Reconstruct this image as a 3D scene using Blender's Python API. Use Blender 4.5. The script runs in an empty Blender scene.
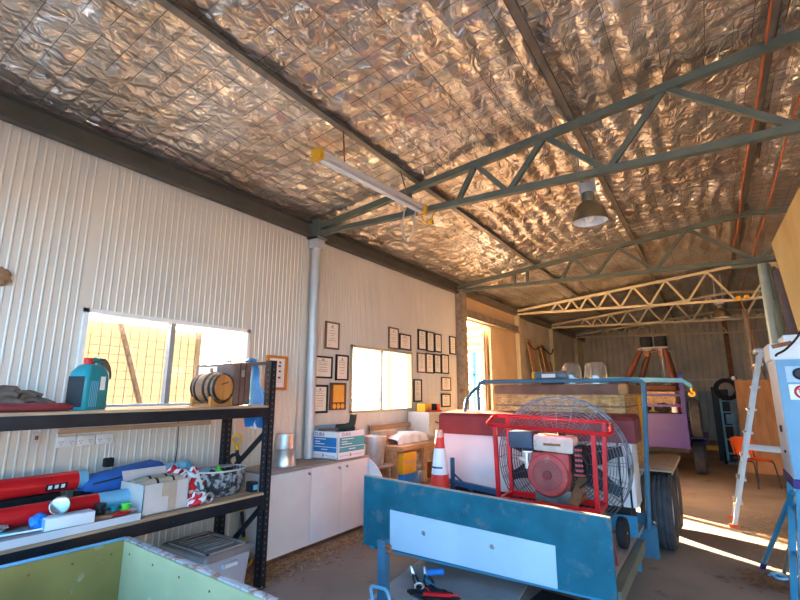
EXPO, SUN_E, SKY_BLUE, SKY_WARM = 0.66, 185., 5.3, 24.
import bpy, bmesh, math, random
from mathutils import Vector, Matrix, noise, Euler
random.seed(7)
SC = bpy.context.scene
COL = SC.collection
PI = math.pi
V = Vector
ROOT = {}

# ---------------------------------------------------------------- materials
def rgb(c): return (c[0], c[1], c[2], 1.0)
def mat(name, col, rough=.6, metal=0., var=.12, scale=6., bump=0., bscale=60., col2=None, spots=None, coat=0., trans=0., spec=.28):
    """Principled surface with a procedural two-tone variation, optional wear spots and bump."""
    m = bpy.data.materials.new(name); m.use_nodes = True
    nt = m.node_tree; N = nt.nodes; L = nt.links
    b = N['Principled BSDF']
    b.inputs['Roughness'].default_value = rough; b.inputs['Metallic'].default_value = metal
    b.inputs['Coat Weight'].default_value = coat
    b.inputs['Specular IOR Level'].default_value = spec
    b.inputs['Transmission Weight'].default_value = trans
    tc = N.new('ShaderNodeTexCoord')
    nz = N.new('ShaderNodeTexNoise'); nz.inputs['Scale'].default_value = scale; nz.inputs['Detail'].default_value = 6
    L.new(tc.outputs['Object'], nz.inputs['Vector'])
    rp = N.new('ShaderNodeValToRGB'); rp.color_ramp.elements[0].position = .32; rp.color_ramp.elements[1].position = .68
    c2 = col2 or tuple(min(1, v*(1+var)) for v in col)
    rp.color_ramp.elements[0].color = rgb(tuple(v*(1-var) for v in col)); rp.color_ramp.elements[1].color = rgb(c2)
    L.new(nz.outputs['Fac'], rp.inputs['Fac'])
    out = rp.outputs['Color']
    if spots:                                     # (colour, scale, amount)
        sc_, ss, sa = spots
        n2 = N.new('ShaderNodeTexNoise'); n2.inputs['Scale'].default_value = ss; n2.inputs['Detail'].default_value = 8; n2.inputs['Roughness'].default_value = .65
        L.new(tc.outputs['Object'], n2.inputs['Vector'])
        r2 = N.new('ShaderNodeValToRGB'); r2.color_ramp.elements[0].position = 1-sa-.05; r2.color_ramp.elements[1].position = 1-sa+.05
        L.new(n2.outputs['Fac'], r2.inputs['Fac'])
        mx = N.new('ShaderNodeMix'); mx.data_type = 'RGBA'
        L.new(r2.outputs['Color'], mx.inputs['Factor']); L.new(out, mx.inputs['A']); mx.inputs['B'].default_value = rgb(sc_)
        out = mx.outputs['Result']
    L.new(out, b.inputs['Base Color'])
    if bump:
        n3 = N.new('ShaderNodeTexNoise'); n3.inputs['Scale'].default_value = bscale; n3.inputs['Detail'].default_value = 5
        L.new(tc.outputs['Object'], n3.inputs['Vector'])
        bp = N.new('ShaderNodeBump'); bp.inputs['Strength'].default_value = bump; bp.inputs['Distance'].default_value = .01
        L.new(n3.outputs['Fac'], bp.inputs['Height']); L.new(bp.outputs['Normal'], b.inputs['Normal'])
    return m

def mat_wood(name, c1, c2, rough=.6, axis=1, sc=1.):
    m = bpy.data.materials.new(name); m.use_nodes = True
    nt = m.node_tree; N = nt.nodes; L = nt.links; b = N['Principled BSDF']; b.inputs['Roughness'].default_value = rough
    tc = N.new('ShaderNodeTexCoord'); mp = N.new('ShaderNodeMapping')
    s = [14*sc]*3; s[axis] = 1.1*sc; mp.inputs['Scale'].default_value = s
    nz = N.new('ShaderNodeTexNoise'); nz.inputs['Scale'].default_value = 2.2; nz.inputs['Detail'].default_value = 8; nz.inputs['Distortion'].default_value = .6
    L.new(tc.outputs['Object'], mp.inputs['Vector']); L.new(mp.outputs['Vector'], nz.inputs['Vector'])
    rp = N.new('ShaderNodeValToRGB'); rp.color_ramp.elements[0].position = .3; rp.color_ramp.elements[1].position = .7
    rp.color_ramp.elements[0].color = rgb(c1); rp.color_ramp.elements[1].color = rgb(c2)
    b.inputs['Specular IOR Level'].default_value = .25; L.new(nz.outputs['Fac'], rp.inputs['Fac']); L.new(rp.outputs['Color'], b.inputs['Base Color'])
    bp = N.new('ShaderNodeBump'); bp.inputs['Strength'].default_value = .15; bp.inputs['Distance'].default_value = .005
    L.new(nz.outputs['Fac'], bp.inputs['Height']); L.new(bp.outputs['Normal'], b.inputs['Normal'])
    return m

def mat_foil():
    m = bpy.data.materials.new('crumpled_foil'); m.use_nodes = True
    nt = m.node_tree; N = nt.nodes; L = nt.links; b = N['Principled BSDF']
    b.inputs['Metallic'].default_value = .88; b.inputs['Roughness'].default_value = .30
    tc = N.new('ShaderNodeTexCoord')
    n1 = N.new('ShaderNodeTexNoise'); n1.inputs['Scale'].default_value = 1.3; n1.inputs['Detail'].default_value = 5
    L.new(tc.outputs['Object'], n1.inputs['Vector'])
    rp = N.new('ShaderNodeValToRGB'); e = rp.color_ramp.elements
    e[0].position = .35; e[0].color = (.62, .53, .42, 1); e[1].position = .62; e[1].color = (.86, .83, .78, 1)
    x = e.new(.5); x.color = (.76, .69, .60, 1)
    L.new(n1.outputs['Fac'], rp.inputs['Fac']); L.new(rp.outputs['Color'], b.inputs['Base Color'])
    mp = N.new('ShaderNodeMapping'); mp.inputs['Scale'].default_value = (1.25, .8, 1)
    L.new(tc.outputs['Object'], mp.inputs['Vector'])
    vo = N.new('ShaderNodeTexVoronoi'); vo.inputs['Scale'].default_value = 4.6; vo.feature = 'F1'
    n2 = N.new('ShaderNodeTexNoise'); n2.inputs['Scale'].default_value = 8; n2.inputs['Detail'].default_value = 3; n2.inputs['Distortion'].default_value = 1.2
    L.new(mp.outputs['Vector'], n2.inputs['Vector'])
    ad = N.new('ShaderNodeMixRGB'); ad.blend_type = 'ADD'; ad.inputs['Fac'].default_value = .22
    L.new(mp.outputs['Vector'], ad.inputs['Color1']); L.new(n2.outputs['Color'], ad.inputs['Color2'])
    L.new(ad.outputs['Color'], vo.inputs['Vector'])
    ma = N.new('ShaderNodeMath'); ma.operation = 'ADD'
    L.new(vo.outputs['Distance'], ma.inputs[0]); L.new(n2.outputs['Fac'], ma.inputs[1])
    bp = N.new('ShaderNodeBump'); bp.inputs['Strength'].default_value = .7; bp.inputs['Distance'].default_value = .055
    L.new(ma.outputs[0], bp.inputs['Height']); L.new(bp.outputs['Normal'], b.inputs['Normal'])
    return m

def mat_glass(name, tint=(1, 1, 1), gloss=.08, dust=0.):
    m = bpy.data.materials.new(name); m.use_nodes = True
    nt = m.node_tree; N = nt.nodes; L = nt.links; N.remove(N['Principled BSDF'])
    o = N['Material Output']
    t = N.new('ShaderNodeBsdfTransparent'); t.inputs['Color'].default_value = rgb(tint)
    g = N.new('ShaderNodeBsdfGlossy'); g.inputs['Roughness'].default_value = .05
    mx = N.new('ShaderNodeMixShader'); mx.inputs['Fac'].default_value = gloss
    L.new(t.outputs[0], mx.inputs[1]); L.new(g.outputs[0], mx.inputs[2])
    last = mx
    if dust:
        d = N.new('ShaderNodeBsdfDiffuse'); d.inputs['Color'].default_value = (.7, .66, .58, 1)
        m2 = N.new('ShaderNodeMixShader'); m2.inputs['Fac'].default_value = dust
        L.new(mx.outputs[0], m2.inputs[1]); L.new(d.outputs[0], m2.inputs[2]); last = m2
    L.new(last.outputs[0], o.inputs['Surface'])
    return m

def mat_cloth_screen(name, col):
    m = bpy.data.materials.new(name); m.use_nodes = True
    nt = m.node_tree; N = nt.nodes; L = nt.links; N.remove(N['Principled BSDF']); o = N['Material Output']
    tc = N.new('ShaderNodeTexCoord'); nz = N.new('ShaderNodeTexNoise'); nz.inputs['Scale'].default_value = 1.5
    L.new(tc.outputs['Object'], nz.inputs['Vector'])
    rp = N.new('ShaderNodeValToRGB'); rp.color_ramp.elements[0].color = rgb(tuple(c*.8 for c in col)); rp.color_ramp.elements[1].color = rgb(tuple(c*1.25 for c in col))
    L.new(nz.outputs['Fac'], rp.inputs['Fac'])
    t = N.new('ShaderNodeBsdfTranslucent'); d = N.new('ShaderNodeBsdfDiffuse')
    L.new(rp.outputs['Color'], t.inputs['Color']); L.new(rp.outputs['Color'], d.inputs['Color'])
    mx = N.new('ShaderNodeMixShader'); mx.inputs['Fac'].default_value = .5
    L.new(t.outputs[0], mx.inputs[1]); L.new(d.outputs[0], mx.inputs[2]); L.new(mx.outputs[0], o.inputs['Surface'])
    return m

# ---------------------------------------------------------------- mesh builder
class M:
    def __init__(s): s.bm = bmesh.new(); s.mi = 0
    def _f(s, vs):
        try:
            f = s.bm.faces.new(vs); f.material_index = s.mi; return f
        except ValueError: return None
    def box(s, c, d, rot=None, bev=0., taper=1.):
        """box centred at c, full size d; rot = Matrix or Euler tuple; taper scales the top"""
        R = Matrix.Identity(3) if rot is None else (Euler(rot).to_matrix() if isinstance(rot, tuple) else rot)
        t = bmesh.new(); r = bmesh.ops.create_cube(t, size=1.)
        for v in t.verts:
            k = taper if v.co.z > 0 else 1.
            v.co = V((v.co.x*d[0]*k, v.co.y*d[1]*k, v.co.z*d[2]))
        if bev: bmesh.ops.bevel(t, geom=list(t.edges), offset=bev, segments=2, profile=.6, affect='EDGES')
        s.add(t, R, V(c)); return s
    def add(s, t, R=None, c=V((0, 0, 0))):
        mp = {}
        for v in t.verts: mp[v] = s.bm.verts.new((R @ v.co if R else v.co) + V(c))
        for f in t.faces: s._f([mp[v] for v in f.verts])
        t.free(); return s
    def b2(s, x0, x1, y0, y1, z0, z1, bev=0.):
        return s.box(((x0+x1)/2, (y0+y1)/2, (z0+z1)/2), (abs(x1-x0), abs(y1-y0), abs(z1-z0)), bev=bev)
    def bar(s, a, b, w, h=None, up=(0, 0, 1), bev=0.):
        """rectangular bar from a to b, w wide, h tall (along up)"""
        a = V(a); b = V(b); d = b-a; h = h or w
        y = d.normalized(); u = V(up)
        if abs(y.dot(u)) > .98: u = V((0, 1, 0)) if abs(y.y) < .9 else V((1, 0, 0))
        x = y.cross(u).normalized(); z = x.cross(y)
        R = Matrix((x, y, z)).transposed()
        return s.box((a+b)/2, (w, d.length, h), R, bev)
    def tube(s, pts, r, n=8, closed=False, cap=True):
        pts = [V(p) for p in pts]; k = len(pts); rings = []
        rr = r if isinstance(r, (list, tuple)) else [r]*k
        ref = None
        for i, p in enumerate(pts):
            if closed: t = (pts[(i+1) % k]-pts[i-1])
            else: t = pts[min(i+1, k-1)]-pts[max(i-1, 0)]
            t.normalize()
            if ref is None:
                ref = t.orthogonal().normalized()
            else:
                ref = (ref - t*ref.dot(t))
                ref = ref.normalized() if ref.length > 1e-6 else t.orthogonal().normalized()
            o = t.cross(ref)
            rings.append([s.bm.verts.new(p + (ref*math.cos(2*PI*j/n) + o*math.sin(2*PI*j/n))*rr[i]) for j in range(n)])
        for i in range(k if closed else k-1):
            A, B = rings[i], rings[(i+1) % k]
            sh = 0
            if closed and i == k-1:
                sh = min(range(n), key=lambda q: (A[0].co-B[q].co).length)
            for j in range(n): s._f([A[j], A[(j+1) % n], B[(j+1+sh) % n], B[(j+sh) % n]])
        if cap and not closed: s._f(rings[0][::-1]); s._f(rings[-1])
        return s
    def cyl(s, a, b, r, n=16, r2=None): return s.tube([a, b], [r, r if r2 is None else r2], n)
    def lathe(s, prof, c=(0, 0, 0), n=24, axis=None, caps=True):
        """prof: (radius, height) pairs turned about z (or axis) at c"""
        c = V(c); R = Matrix.Identity(3) if axis is None else V((0, 0, 1)).rotation_difference(V(axis)).to_matrix()
        rings = []
        for r, z in prof:
            if r < 1e-5: rings.append([s.bm.verts.new(c + R @ V((0, 0, z)))])
            else: rings.append([s.bm.verts.new(c + R @ V((r*math.cos(2*PI*j/n), r*math.sin(2*PI*j/n), z))) for j in range(n)])
        for A, B in zip(rings, rings[1:]):
            for j in range(n):
                a0, a1 = A[j % len(A)], A[(j+1) % len(A)]; b0, b1 = B[j % len(B)], B[(j+1) % len(B)]
                vs = []
                for v in (a0, a1, b1, b0):
                    if v not in vs: vs.append(v)
                if len(vs) > 2: s._f(vs)
        if caps:
            if len(rings[0]) > 2: s._f(rings[0][::-1])
            if len(rings[-1]) > 2: s._f(rings[-1])
        return s
    def prism(s, poly, a, b):
        """polygon of 3-D points extruded by vector from a to b"""
        A = [s.bm.verts.new(V(p)+V(a)) for p in poly]; B = [s.bm.verts.new(V(p)+V(b)) for p in poly]
        s._f(A[::-1]); s._f(B); n = len(A)
        for i in range(n): s._f([A[i], A[(i+1) % n], B[(i+1) % n], B[i]])
        return s
    def grid(s, f, nu, nv, closed_u=False):
        g = [[s.bm.verts.new(V(f(i/(nu if closed_u else nu-1), j/(nv-1)))) for j in range(nv)] for i in range(nu)]
        for i in range(nu if closed_u else nu-1):
            for j in range(nv-1): s._f([g[i][j], g[(i+1) % nu][j], g[(i+1) % nu][j+1], g[i][j+1]])
        return s
    def blob(s, c, r, amp=.15, fr=2., seed=0., sub=3):
        t = bmesh.new(); bmesh.ops.create_icosphere(t, subdivisions=sub, radius=1.)
        for v in t.verts:
            k = 1 + amp*noise.noise(v.co*fr + V((seed, seed*1.7, -seed)))
            v.co = V((v.co.x*r[0]*k, v.co.y*r[1]*k, v.co.z*r[2]*k))
        return s.add(t, None, V(c))

def mesh_obj(name, m, mats, parent=None, loc=None, smooth=35., world=True):
    me = bpy.data.meshes.new(name)
    bm = m.bm
    bmesh.ops.recalc_face_normals(bm, faces=bm.faces)
    if parent is not None and world: bm.transform(ROOT[parent])
    if parent is None:
        if loc is None:
            xs = [v.co for v in bm.verts]
            loc = V(((min(c.x for c in xs)+max(c.x for c in xs))/2, (min(c.y for c in xs)+max(c.y for c in xs))/2, min(c.z for c in xs)))
        bm.transform(Matrix.Translation(-V(loc)))
    bm.to_mesh(me); bm.free()
    for q in (mats if isinstance(mats, (list, tuple)) else [mats]): me.materials.append(q)
    o = bpy.data.objects.new(name, me); COL.objects.link(o)
    if smooth:
        me.shade_smooth()
        try: me.set_sharp_from_angle(angle=math.radians(smooth))
        except Exception: pass
    if parent is not None:
        o.parent = parent; ROOT[o] = ROOT[parent]
    else:
        o.location = loc; ROOT[o] = Matrix.Translation(-V(loc))
    return o
def tag(o, label, cat, group=None):
    o['label'] = label; o['category'] = cat
    if group: o['group'] = group
    return o
def thing(name, label, cat, loc=(0, 0, 0), rz=0., group=None):
    o = bpy.data.objects.new(name, None); COL.objects.link(o); o.empty_display_size = .1
    o.location = loc; o.rotation_euler = (0, 0, rz)
    ROOT[o] = (Matrix.Translation(V(loc)) @ Matrix.Rotation(rz, 4, 'Z')).inverted()
    return tag(o, label, cat, group)
def part(name, m, mt, parent, label=None, smooth=35., world=True):
    o = mesh_obj(name, m, mt, parent, smooth=smooth, world=world)
    if label: o['label'] = label
    return o
def solo(name, m, mt, label, cat, group=None, smooth=35.): return tag(mesh_obj(name, m, mt, smooth=smooth), label, cat, group)
def struct(name, m, mt, parent=None, smooth=35., label=None):
    o = mesh_obj(name, m, mt, parent, smooth=smooth, loc=None if parent else (0, 0, 0))
    if parent is None: o['kind'] = 'structure'
    if label: o['label'] = label
    return o
def sroot(name, loc=(0, 0, 0)):
    o = bpy.data.objects.new(name, None); COL.objects.link(o); o.location = loc; o['kind'] = 'structure'
    ROOT[o] = Matrix.Translation(-V(loc)); return o
def text_part(body, size, mt, parent, pos, xdir, updir, ext=.0008, name='lettering', align='LEFT'):
    cu = bpy.data.curves.new(name, 'FONT'); cu.body = body; cu.size = size; cu.extrude = ext; cu.align_x = align
    cu.materials.append(mt)
    tmp = bpy.data.objects.new(name+'_curve', cu); COL.objects.link(tmp)
    me = bpy.data.meshes.new_from_object(tmp.evaluated_get(bpy.context.evaluated_depsgraph_get()))
    bpy.data.objects.remove(tmp); bpy.data.curves.remove(cu)
    if not me.materials: me.materials.append(mt)
    o = bpy.data.objects.new(name, me); COL.objects.link(o)
    x = V(xdir).normalized(); u = V(updir).normalized(); z = x.cross(u)
    W = Matrix((x, u, z)).transposed().to_4x4(); W.translation = V(pos)
    o.parent = parent; o.matrix_local = ROOT[parent] @ W
    return o
def dup(root, loc, rz=0., label=None, group=None):
    r = root.copy(); COL.objects.link(r); r.location = loc; r.rotation_euler = (0, 0, rz)
    if label: r['label'] = label
    if group: r['group'] = group
    for ch in list(root.children):
        c = ch.copy(); COL.objects.link(c); c.parent = r
        for g in list(ch.children):
            d = g.copy(); COL.objects.link(d); d.parent = c
    return r
def arc(c, r, a0, a1, n, u=(1, 0, 0), v=(0, 1, 0)):
    c = V(c); u = V(u); v = V(v)
    return [c + u*(r*math.cos(a0+(a1-a0)*i/(n-1))) + v*(r*math.sin(a0+(a1-a0)*i/(n-1))) for i in range(n)]
def fillet(pts, r, n=6, closed=False):
    """round the corners of a polyline"""
    pts = [V(p) for p in pts]; out = []; k = len(pts)
    for i, p in enumerate(pts):
        if not closed and i in (0, k-1): out.append(p); continue
        a = (pts[i-1]-p); b = (pts[(i+1) % k]-p)
        q = min(r, a.length*.49, b.length*.49); A = p+a.normalized()*q; B = p+b.normalized()*q
        for j in range(n+1):
            t = j/n; out.append(A*(1-t)**2 + p*2*t*(1-t) + B*t*t)
    return out
def spline(pts, n=8):
    P = [V(p) for p in pts]; P = [P[0]*2-P[1]]+P+[P[-1]*2-P[-2]]; o = []
    for i in range(1, len(P)-2):
        for j in range(n):
            t = j/n
            o.append(.5*((2*P[i]) + (P[i+1]-P[i-1])*t + (2*P[i-1]-5*P[i]+4*P[i+1]-P[i+2])*t*t + (3*P[i]-P[i-1]-3*P[i+1]+P[i+2])*t**3))
    o.append(P[-2]); return o

# palette -----------------------------------------------------------------
mt_clad = mat('painted_cladding', (.63, .595, .52), .34, 0, .05, 1.5, spots=((.30, .17, .09), 34, .215), spec=.5)
mt_clad_dim = mat('weathered_cladding', (.44, .38, .28), .45, 0, .15, 2)
mt_clad_blue = mat('blue_grey_sheet', (.22, .31, .38), .45, 0, .15, 2)
mt_clad_tan = mat('tan_cladding', (.55, .38, .22), .45, 0, .08, 2)
mt_foil = mat_foil()
mt_wire = mat('mesh_wire', (.10, .085, .07), .6, .3)
mt_steel_green = mat('green_grey_steel', (.135, .155, .12), .5, .2, .12, 5, spots=((.24, .15, .08), 14, .3))
mt_purlin = mat('galvanised_purlin', (.20, .185, .155), .45, .5, .15, 5, spots=((.24, .14, .08), 9, .34))
mt_steel_cream = mat('cream_steel', (.52, .45, .29), .5, .1, .1, 4)
mt_post = mat('grey_blue_post', (.50, .55, .58), .38, .25, .08, 4)
mt_post_old = mat('rusted_post', (.30, .25, .19), .6, .2, .25, 7, spots=((.25, .12, .06), 12, .42))
mt_floor = mat('dusty_concrete', (.28, .215, .165), .85, 0, .18, 1.3, bump=.35, bscale=25, spots=((.16, .11, .08), 3, .36))
mt_ground = mat('dry_ground', (.44, .37, .29), .95, 0, .15, .6, bump=.4, bscale=8)
mt_black = mat('black_paint', (.014, .014, .017), .5, 0, .3, 8, spots=((.2, .17, .14), 30, .27))
mt_blackp = mat('black_plastic', (.018, .018, .02), .45)
mt_dark = mat('dark_rubber', (.022, .022, .024), .8, 0, .25, 12, bump=.2, spec=.15)
mt_ply = mat_wood('shelf_plywood', (.36, .21, .11), (.56, .38, .23), .7)
mt_plyworn = mat_wood('grey_worn_board', (.27, .23, .20), (.38, .33, .29), .8)
mt_wood = mat_wood('bench_timber', (.33, .17, .075), (.50, .29, .14), .6)
mt_oak = mat_wood('orange_oak', (.50, .19, .045), (.66, .30, .09), .45, axis=2)
mt_stave = mat_wood('barrel_staves', (.22, .12, .06), (.40, .25, .14), .5, axis=0)
mt_orangeply = mat_wood('orange_plywood', (.34, .14, .04), (.48, .22, .07), .5, axis=2, sc=.5)
mt_ochre = mat_wood('ochre_plywood', (.46, .22, .05), (.58, .31, .09), .6, axis=2, sc=.5)
mt_white = mat('white_laminate', (.74, .72, .70), .35, 0, .04, 5, spots=((.5, .42, .33), 14, .25))
mt_whitep = mat('white_plastic', (.78, .78, .76), .4, 0, .03)
mt_blue = mat('blue_enamel', (.035, .22, .36), .4, 0, .12, 6, spots=((.13, .16, .18), 16, .34))
mt_blueboard = mat('blue_painted_board', (.008, .115, .165), .42, 0, .18, 5, spots=((.09, .14, .17), 7, .40), bump=.1)
mt_rectblue = mat('pale_blue_paint', (.42, .58, .70), .4, 0, .05, 4, spots=((.25, .30, .34), 12, .27))
mt_ltblue = mat('pale_blue_panel', (.17, .36, .52), .4, 0, .05, 4, spots=((.25, .30, .34), 12, .27))
mt_red = mat('red_enamel', (.58, .012, .016), .32, 0, .1, 8)
mt_maroon = mat('maroon_vinyl', (.20, .03, .032), .5, 0, .15, 5, bump=.15)
mt_brownleather = mat('brown_leather', (.17, .105, .085), .55, 0, .2, 6, bump=.2)
mt_wicker = mat('wicker_cane', (.52, .34, .16), .5, 0, .35, 18, bump=.2)
mt_galv = mat('galvanised_steel', (.62, .62, .60), .35, .85, .12, 14)
mt_chrome = mat('chrome', (.75, .75, .75), .15, 1., .02)
mt_alu = mat('aluminium', (.40, .42, .42), .42, .6, .1, 6)
mt_ltbluep = mat('sky_blue_plastic', (.16, .42, .58), .4, 0, .06)
mt_bluefab = mat('royal_blue_fabric', (.02, .10, .33), .7, 0, .15, 7, bump=.2)
mt_tarp = mat('blue_tarp', (.02, .20, .58), .4, 0, .12, 8)
mt_card = mat('cardboard', (.50, .38, .27), .8, 0, .08, 8)
mt_cardpale = mat('pale_cardboard', (.60, .54, .49), .75, 0, .05, 8)
mt_orange = mat('orange_plastic', (.75, .11, .02), .45, 0, .05)
mt_yellow = mat('yellow_plastic', (.68, .36, .02), .4, 0, .08)
mt_green = mat('lime_plastic', (.10, .65, .06), .4)
mt_teal = mat('teal_plastic', (.015, .24, .27), .32, 0, .08, 5)
mt_purple = mat('purple_enamel', (.026, .012, .15), .4, 0, .08, 5)
mt_rust = mat('rusty_steel', (.26, .11, .05), .75, .2, .3, 14)
mt_brownpad = mat('brown_padding', (.12, .035, .016), .55, 0, .2, 7)
mt_crate_y = mat('yellowed_ply_lining', (.30, .22, .06), .55, 0, .18, 3, spots=((.60, .62, .52), 4, .33))
mt_crate_g = mat('pale_green_ply_lining', (.43, .40, .20), .55, 0, .12, 3, spots=((.62, .68, .66), 4, .33))
mt_paper = mat('certificate_paper', (.80, .75, .64), .6, 0, .03, 12)
mt_gold = mat('gold_plate', (.75, .42, .08), .35, .4, .1, 12)
mt_ink = mat('printed_ink', (.06, .06, .07), .6)
mt_inkblue = mat('printed_blue', (.02, .20, .52), .5, 0, .03)
mt_inkteal = mat('printed_teal', (.06, .34, .40), .5, 0, .03)
mt_inkwhite = mat('printed_white', (.85, .86, .87), .5, 0, .02)
mt_straw = mat('dry_straw', (.52, .36, .18), .9, 0, .3, 30)
mt_straw2 = mat('dead_leaves', (.26, .15, .08), .9, 0, .3, 30)
mt_hole = mat('slot_dark', (.17, .11, .09), .8)
mt_hoop = mat('slate_blue_enamel', (.05, .15, .23), .4, 0, .15, 6)
mt_tyre = mat('dusty_tyre', (.062, .062, .068), .8, 0, .25, 12, bump=.2, spec=.15)
mt_beam = mat('weathered_beam', (.115, .11, .09), .55, .2, .15, 4)
mt_dusty = mat('dusty_beige', (.36, .30, .23), .7, 0, .12, 6)
mt_sunlit_rim = mat('sunlit_rim_leather', (.46, .25, .10), .5, 0, .15, 6)  # rim leather with the orange sunlight put into its colour
mt_glass = mat_glass('dusty_window_glass', (.97, .97, .95), .06, .05)
mt_clear = mat_glass('clear_jar', (.86, .84, .80), .16, .10)
mt_tubfrost = mat('frosted_tub', (.50, .52, .58), .4, 0, .06, 5)
mt_rope = mat('orange_cord', (.55, .13, .04), .7)
mt_tan_screen = mat_cloth_screen('tan_shade_cloth', (.036, .031, .024))
# ================================================================= camera, sky, sun
F = 455.; P_ = math.atan(92/455.); YAW = math.atan(312/math.hypot(455, 92)); HC = 1.6
cam = bpy.data.cameras.new('camera'); co = bpy.data.objects.new('camera', cam); COL.objects.link(co)
cam.sensor_width = 36; cam.lens = 36*F/800; cam.clip_start = .02; cam.clip_end = 400
co.location = (0, 0, HC); co.rotation_euler = (PI/2+P_, 0, YAW)
SC.camera = co
SC.view_settings.view_transform = 'Standard'; SC.view_settings.look = 'None'; SC.view_settings.gamma = 1; SC.view_settings.use_curve_mapping = False
SC.view_settings.exposure = EXPO
EL = math.radians(9); SUNDIR = V((-.857*math.cos(EL), .514*math.cos(EL), math.sin(EL)))
sl = bpy.data.lights.new('sun', 'SUN'); so = bpy.data.objects.new('sun', sl); COL.objects.link(so)
sl.energy = SUN_E; sl.color = (1, .74, .46); sl.angle = math.radians(.7)
so.rotation_euler = SUNDIR.to_track_quat('Z', 'Y').to_euler()
w = bpy.data.worlds.new('sky'); SC.world = w; w.use_nodes = True
nt = w.node_tree; N = nt.nodes; L = nt.links
bg = N['Background']
tc = N.new('ShaderNodeTexCoord')
dp = N.new('ShaderNodeVectorMath'); dp.operation = 'DOT_PRODUCT'; dp.inputs[1].default_value = SUNDIR
L.new(tc.outputs['Generated'], dp.inputs[0])
mr = N.new('ShaderNodeMapRange'); mr.inputs['From Min'].default_value = -.15; mr.inputs['From Max'].default_value = 1; mr.clamp = True
L.new(dp.outputs['Value'], mr.inputs['Value'])
pw = N.new('ShaderNodeMath'); pw.operation = 'POWER'; pw.inputs[1].default_value = 4.0; L.new(mr.outputs['Result'], pw.inputs[0])
sx = N.new('ShaderNodeSeparateXYZ'); L.new(tc.outputs['Generated'], sx.inputs[0])
rp = N.new('ShaderNodeValToRGB'); e = rp.color_ramp.elements
e[0].position = 0; e[0].color = (.48, .74, .96, 1); e[1].position = .6; e[1].color = (.12, .36, .86, 1)
x = e.new(.16); x.color = (.29, .60, .97, 1)
L.new(sx.outputs['Z'], rp.inputs['Fac'])
m1 = N.new('ShaderNodeMixRGB'); m1.blend_type = 'MULTIPLY'; m1.inputs['Fac'].default_value = 1
m1.inputs['Color1'].default_value = (SKY_WARM*1., SKY_WARM*.66, SKY_WARM*.36, 1); L.new(pw.outputs[0], m1.inputs['Color2'])
m2 = N.new('ShaderNodeMixRGB'); m2.blend_type = 'MULTIPLY'; m2.inputs['Fac'].default_value = 1
m2.inputs['Color1'].default_value = (SKY_BLUE, SKY_BLUE, SKY_BLUE, 1); L.new(rp.outputs['Color'], m2.inputs['Color2'])
m3 = N.new('ShaderNodeMixRGB'); m3.blend_type = 'ADD'; m3.inputs['Fac'].default_value = 1
L.new(m1.outputs[0], m3.inputs['Color1']); L.new(m2.outputs[0], m3.inputs['Color2'])
L.new(m3.outputs[0], bg.inputs['Color']); bg.inputs['Strength'].default_value = 1

# ================================================================= shell
XL, XR, XRIDGE, Y0, Y1 = -4.1, 5.6, .75, -.35, 19.3
def roofz(x): return 3.78+.105*(x-XL) if x <= XRIDGE else 3.78+.105*(XRIDGE-XL)-.105*(x-XRIDGE)
m = M(); m.b2(-70, 70, -45, 90, -.14, -.04); struct('ground', m, mt_ground)
m = M(); m.b2(XL-.1, XR+.1, -.6, Y1+.1, -.12, 0); struct('floor', m, mt_floor)

def ribs(m, y0, y1, z0, z1, X, mi=0, pitch=.058, dep=.006, along='y', sgn=1):
    """ribbed sheet: narrow ribs standing sgn*dep off the plane"""
    m.mi = mi; prof = [(y0, 0.)]
    k = math.ceil(y0/pitch)
    while k*pitch < y1-.03:
        c = k*pitch
        if c-pitch*.2 > y0: prof += [(c-pitch*.16, 0), (c-pitch*.07, dep), (c+pitch*.07, dep), (c+pitch*.16, 0)]
        k += 1
    prof.append((y1, 0))
    f = (lambda a, d, z: (X+sgn*d, a, z)) if along == 'y' else (lambda a, d, z: (a, X+sgn*d, z))
    A = [m.bm.verts.new(f(a, d, z0)) for a, d in prof]; B = [m.bm.verts.new(f(a, d, z1)) for a, d in prof]
    for i in range(len(A)-1): m._f([A[i], A[i+1], B[i+1], B[i]])
    m.mi = 0
W1 = (1.56, 3.16, 1.465, 2.26); W2 = (4.86, 6.43, 1.315, 2.245); DR = (8.3, 9.9, 0., 3.08)
zt = 3.80
segs = [(Y0, W1[0], 0, zt, 0), (W1[0], W1[1], 0, W1[2], 0), (W1[0], W1[1], W1[3], zt, 0), (W1[1], W2[0], 0, zt, 0),
        (W2[0], W2[1], 0, W2[2], 0), (W2[0], W2[1], W2[3], zt, 0), (W2[1], DR[0], 0, zt, 0),
        (DR[0], DR[1], DR[3], zt, 1), (DR[1], 11.5, 0, zt, 1), (11.5, Y1, 0, zt, 2)]
m = M()
for a, b, c, d, i in segs:
    ribs(m, a, b, c, d, XL, i)
    m.mi = i; m.b2(XL-.07, XL-.02, a, b, c, d)
struct('wall_left', m, [mt_clad, mt_clad_tan, mt_clad_dim])
m = M(); ribs(m, Y0, Y1, 0, zt, XR, sgn=-1, pitch=.2); m.b2(XR+.02, XR+.08, Y0, Y1, 0, zt); struct('wall_right', m, mt_clad_dim)
m = M()
ribs(m, XL, XR, 1.62, 4.35, Y1, 0, .19, .03, 'x', -1); ribs(m, XL, XR, 0, 1.62, Y1-.01, 1, .19, .03, 'x', -1)
m.b2(XL, XR, Y1+.02, Y1+.08, 0, 4.35)
struct('wall_back', m, [mt_clad_dim, mt_clad_blue])

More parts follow.
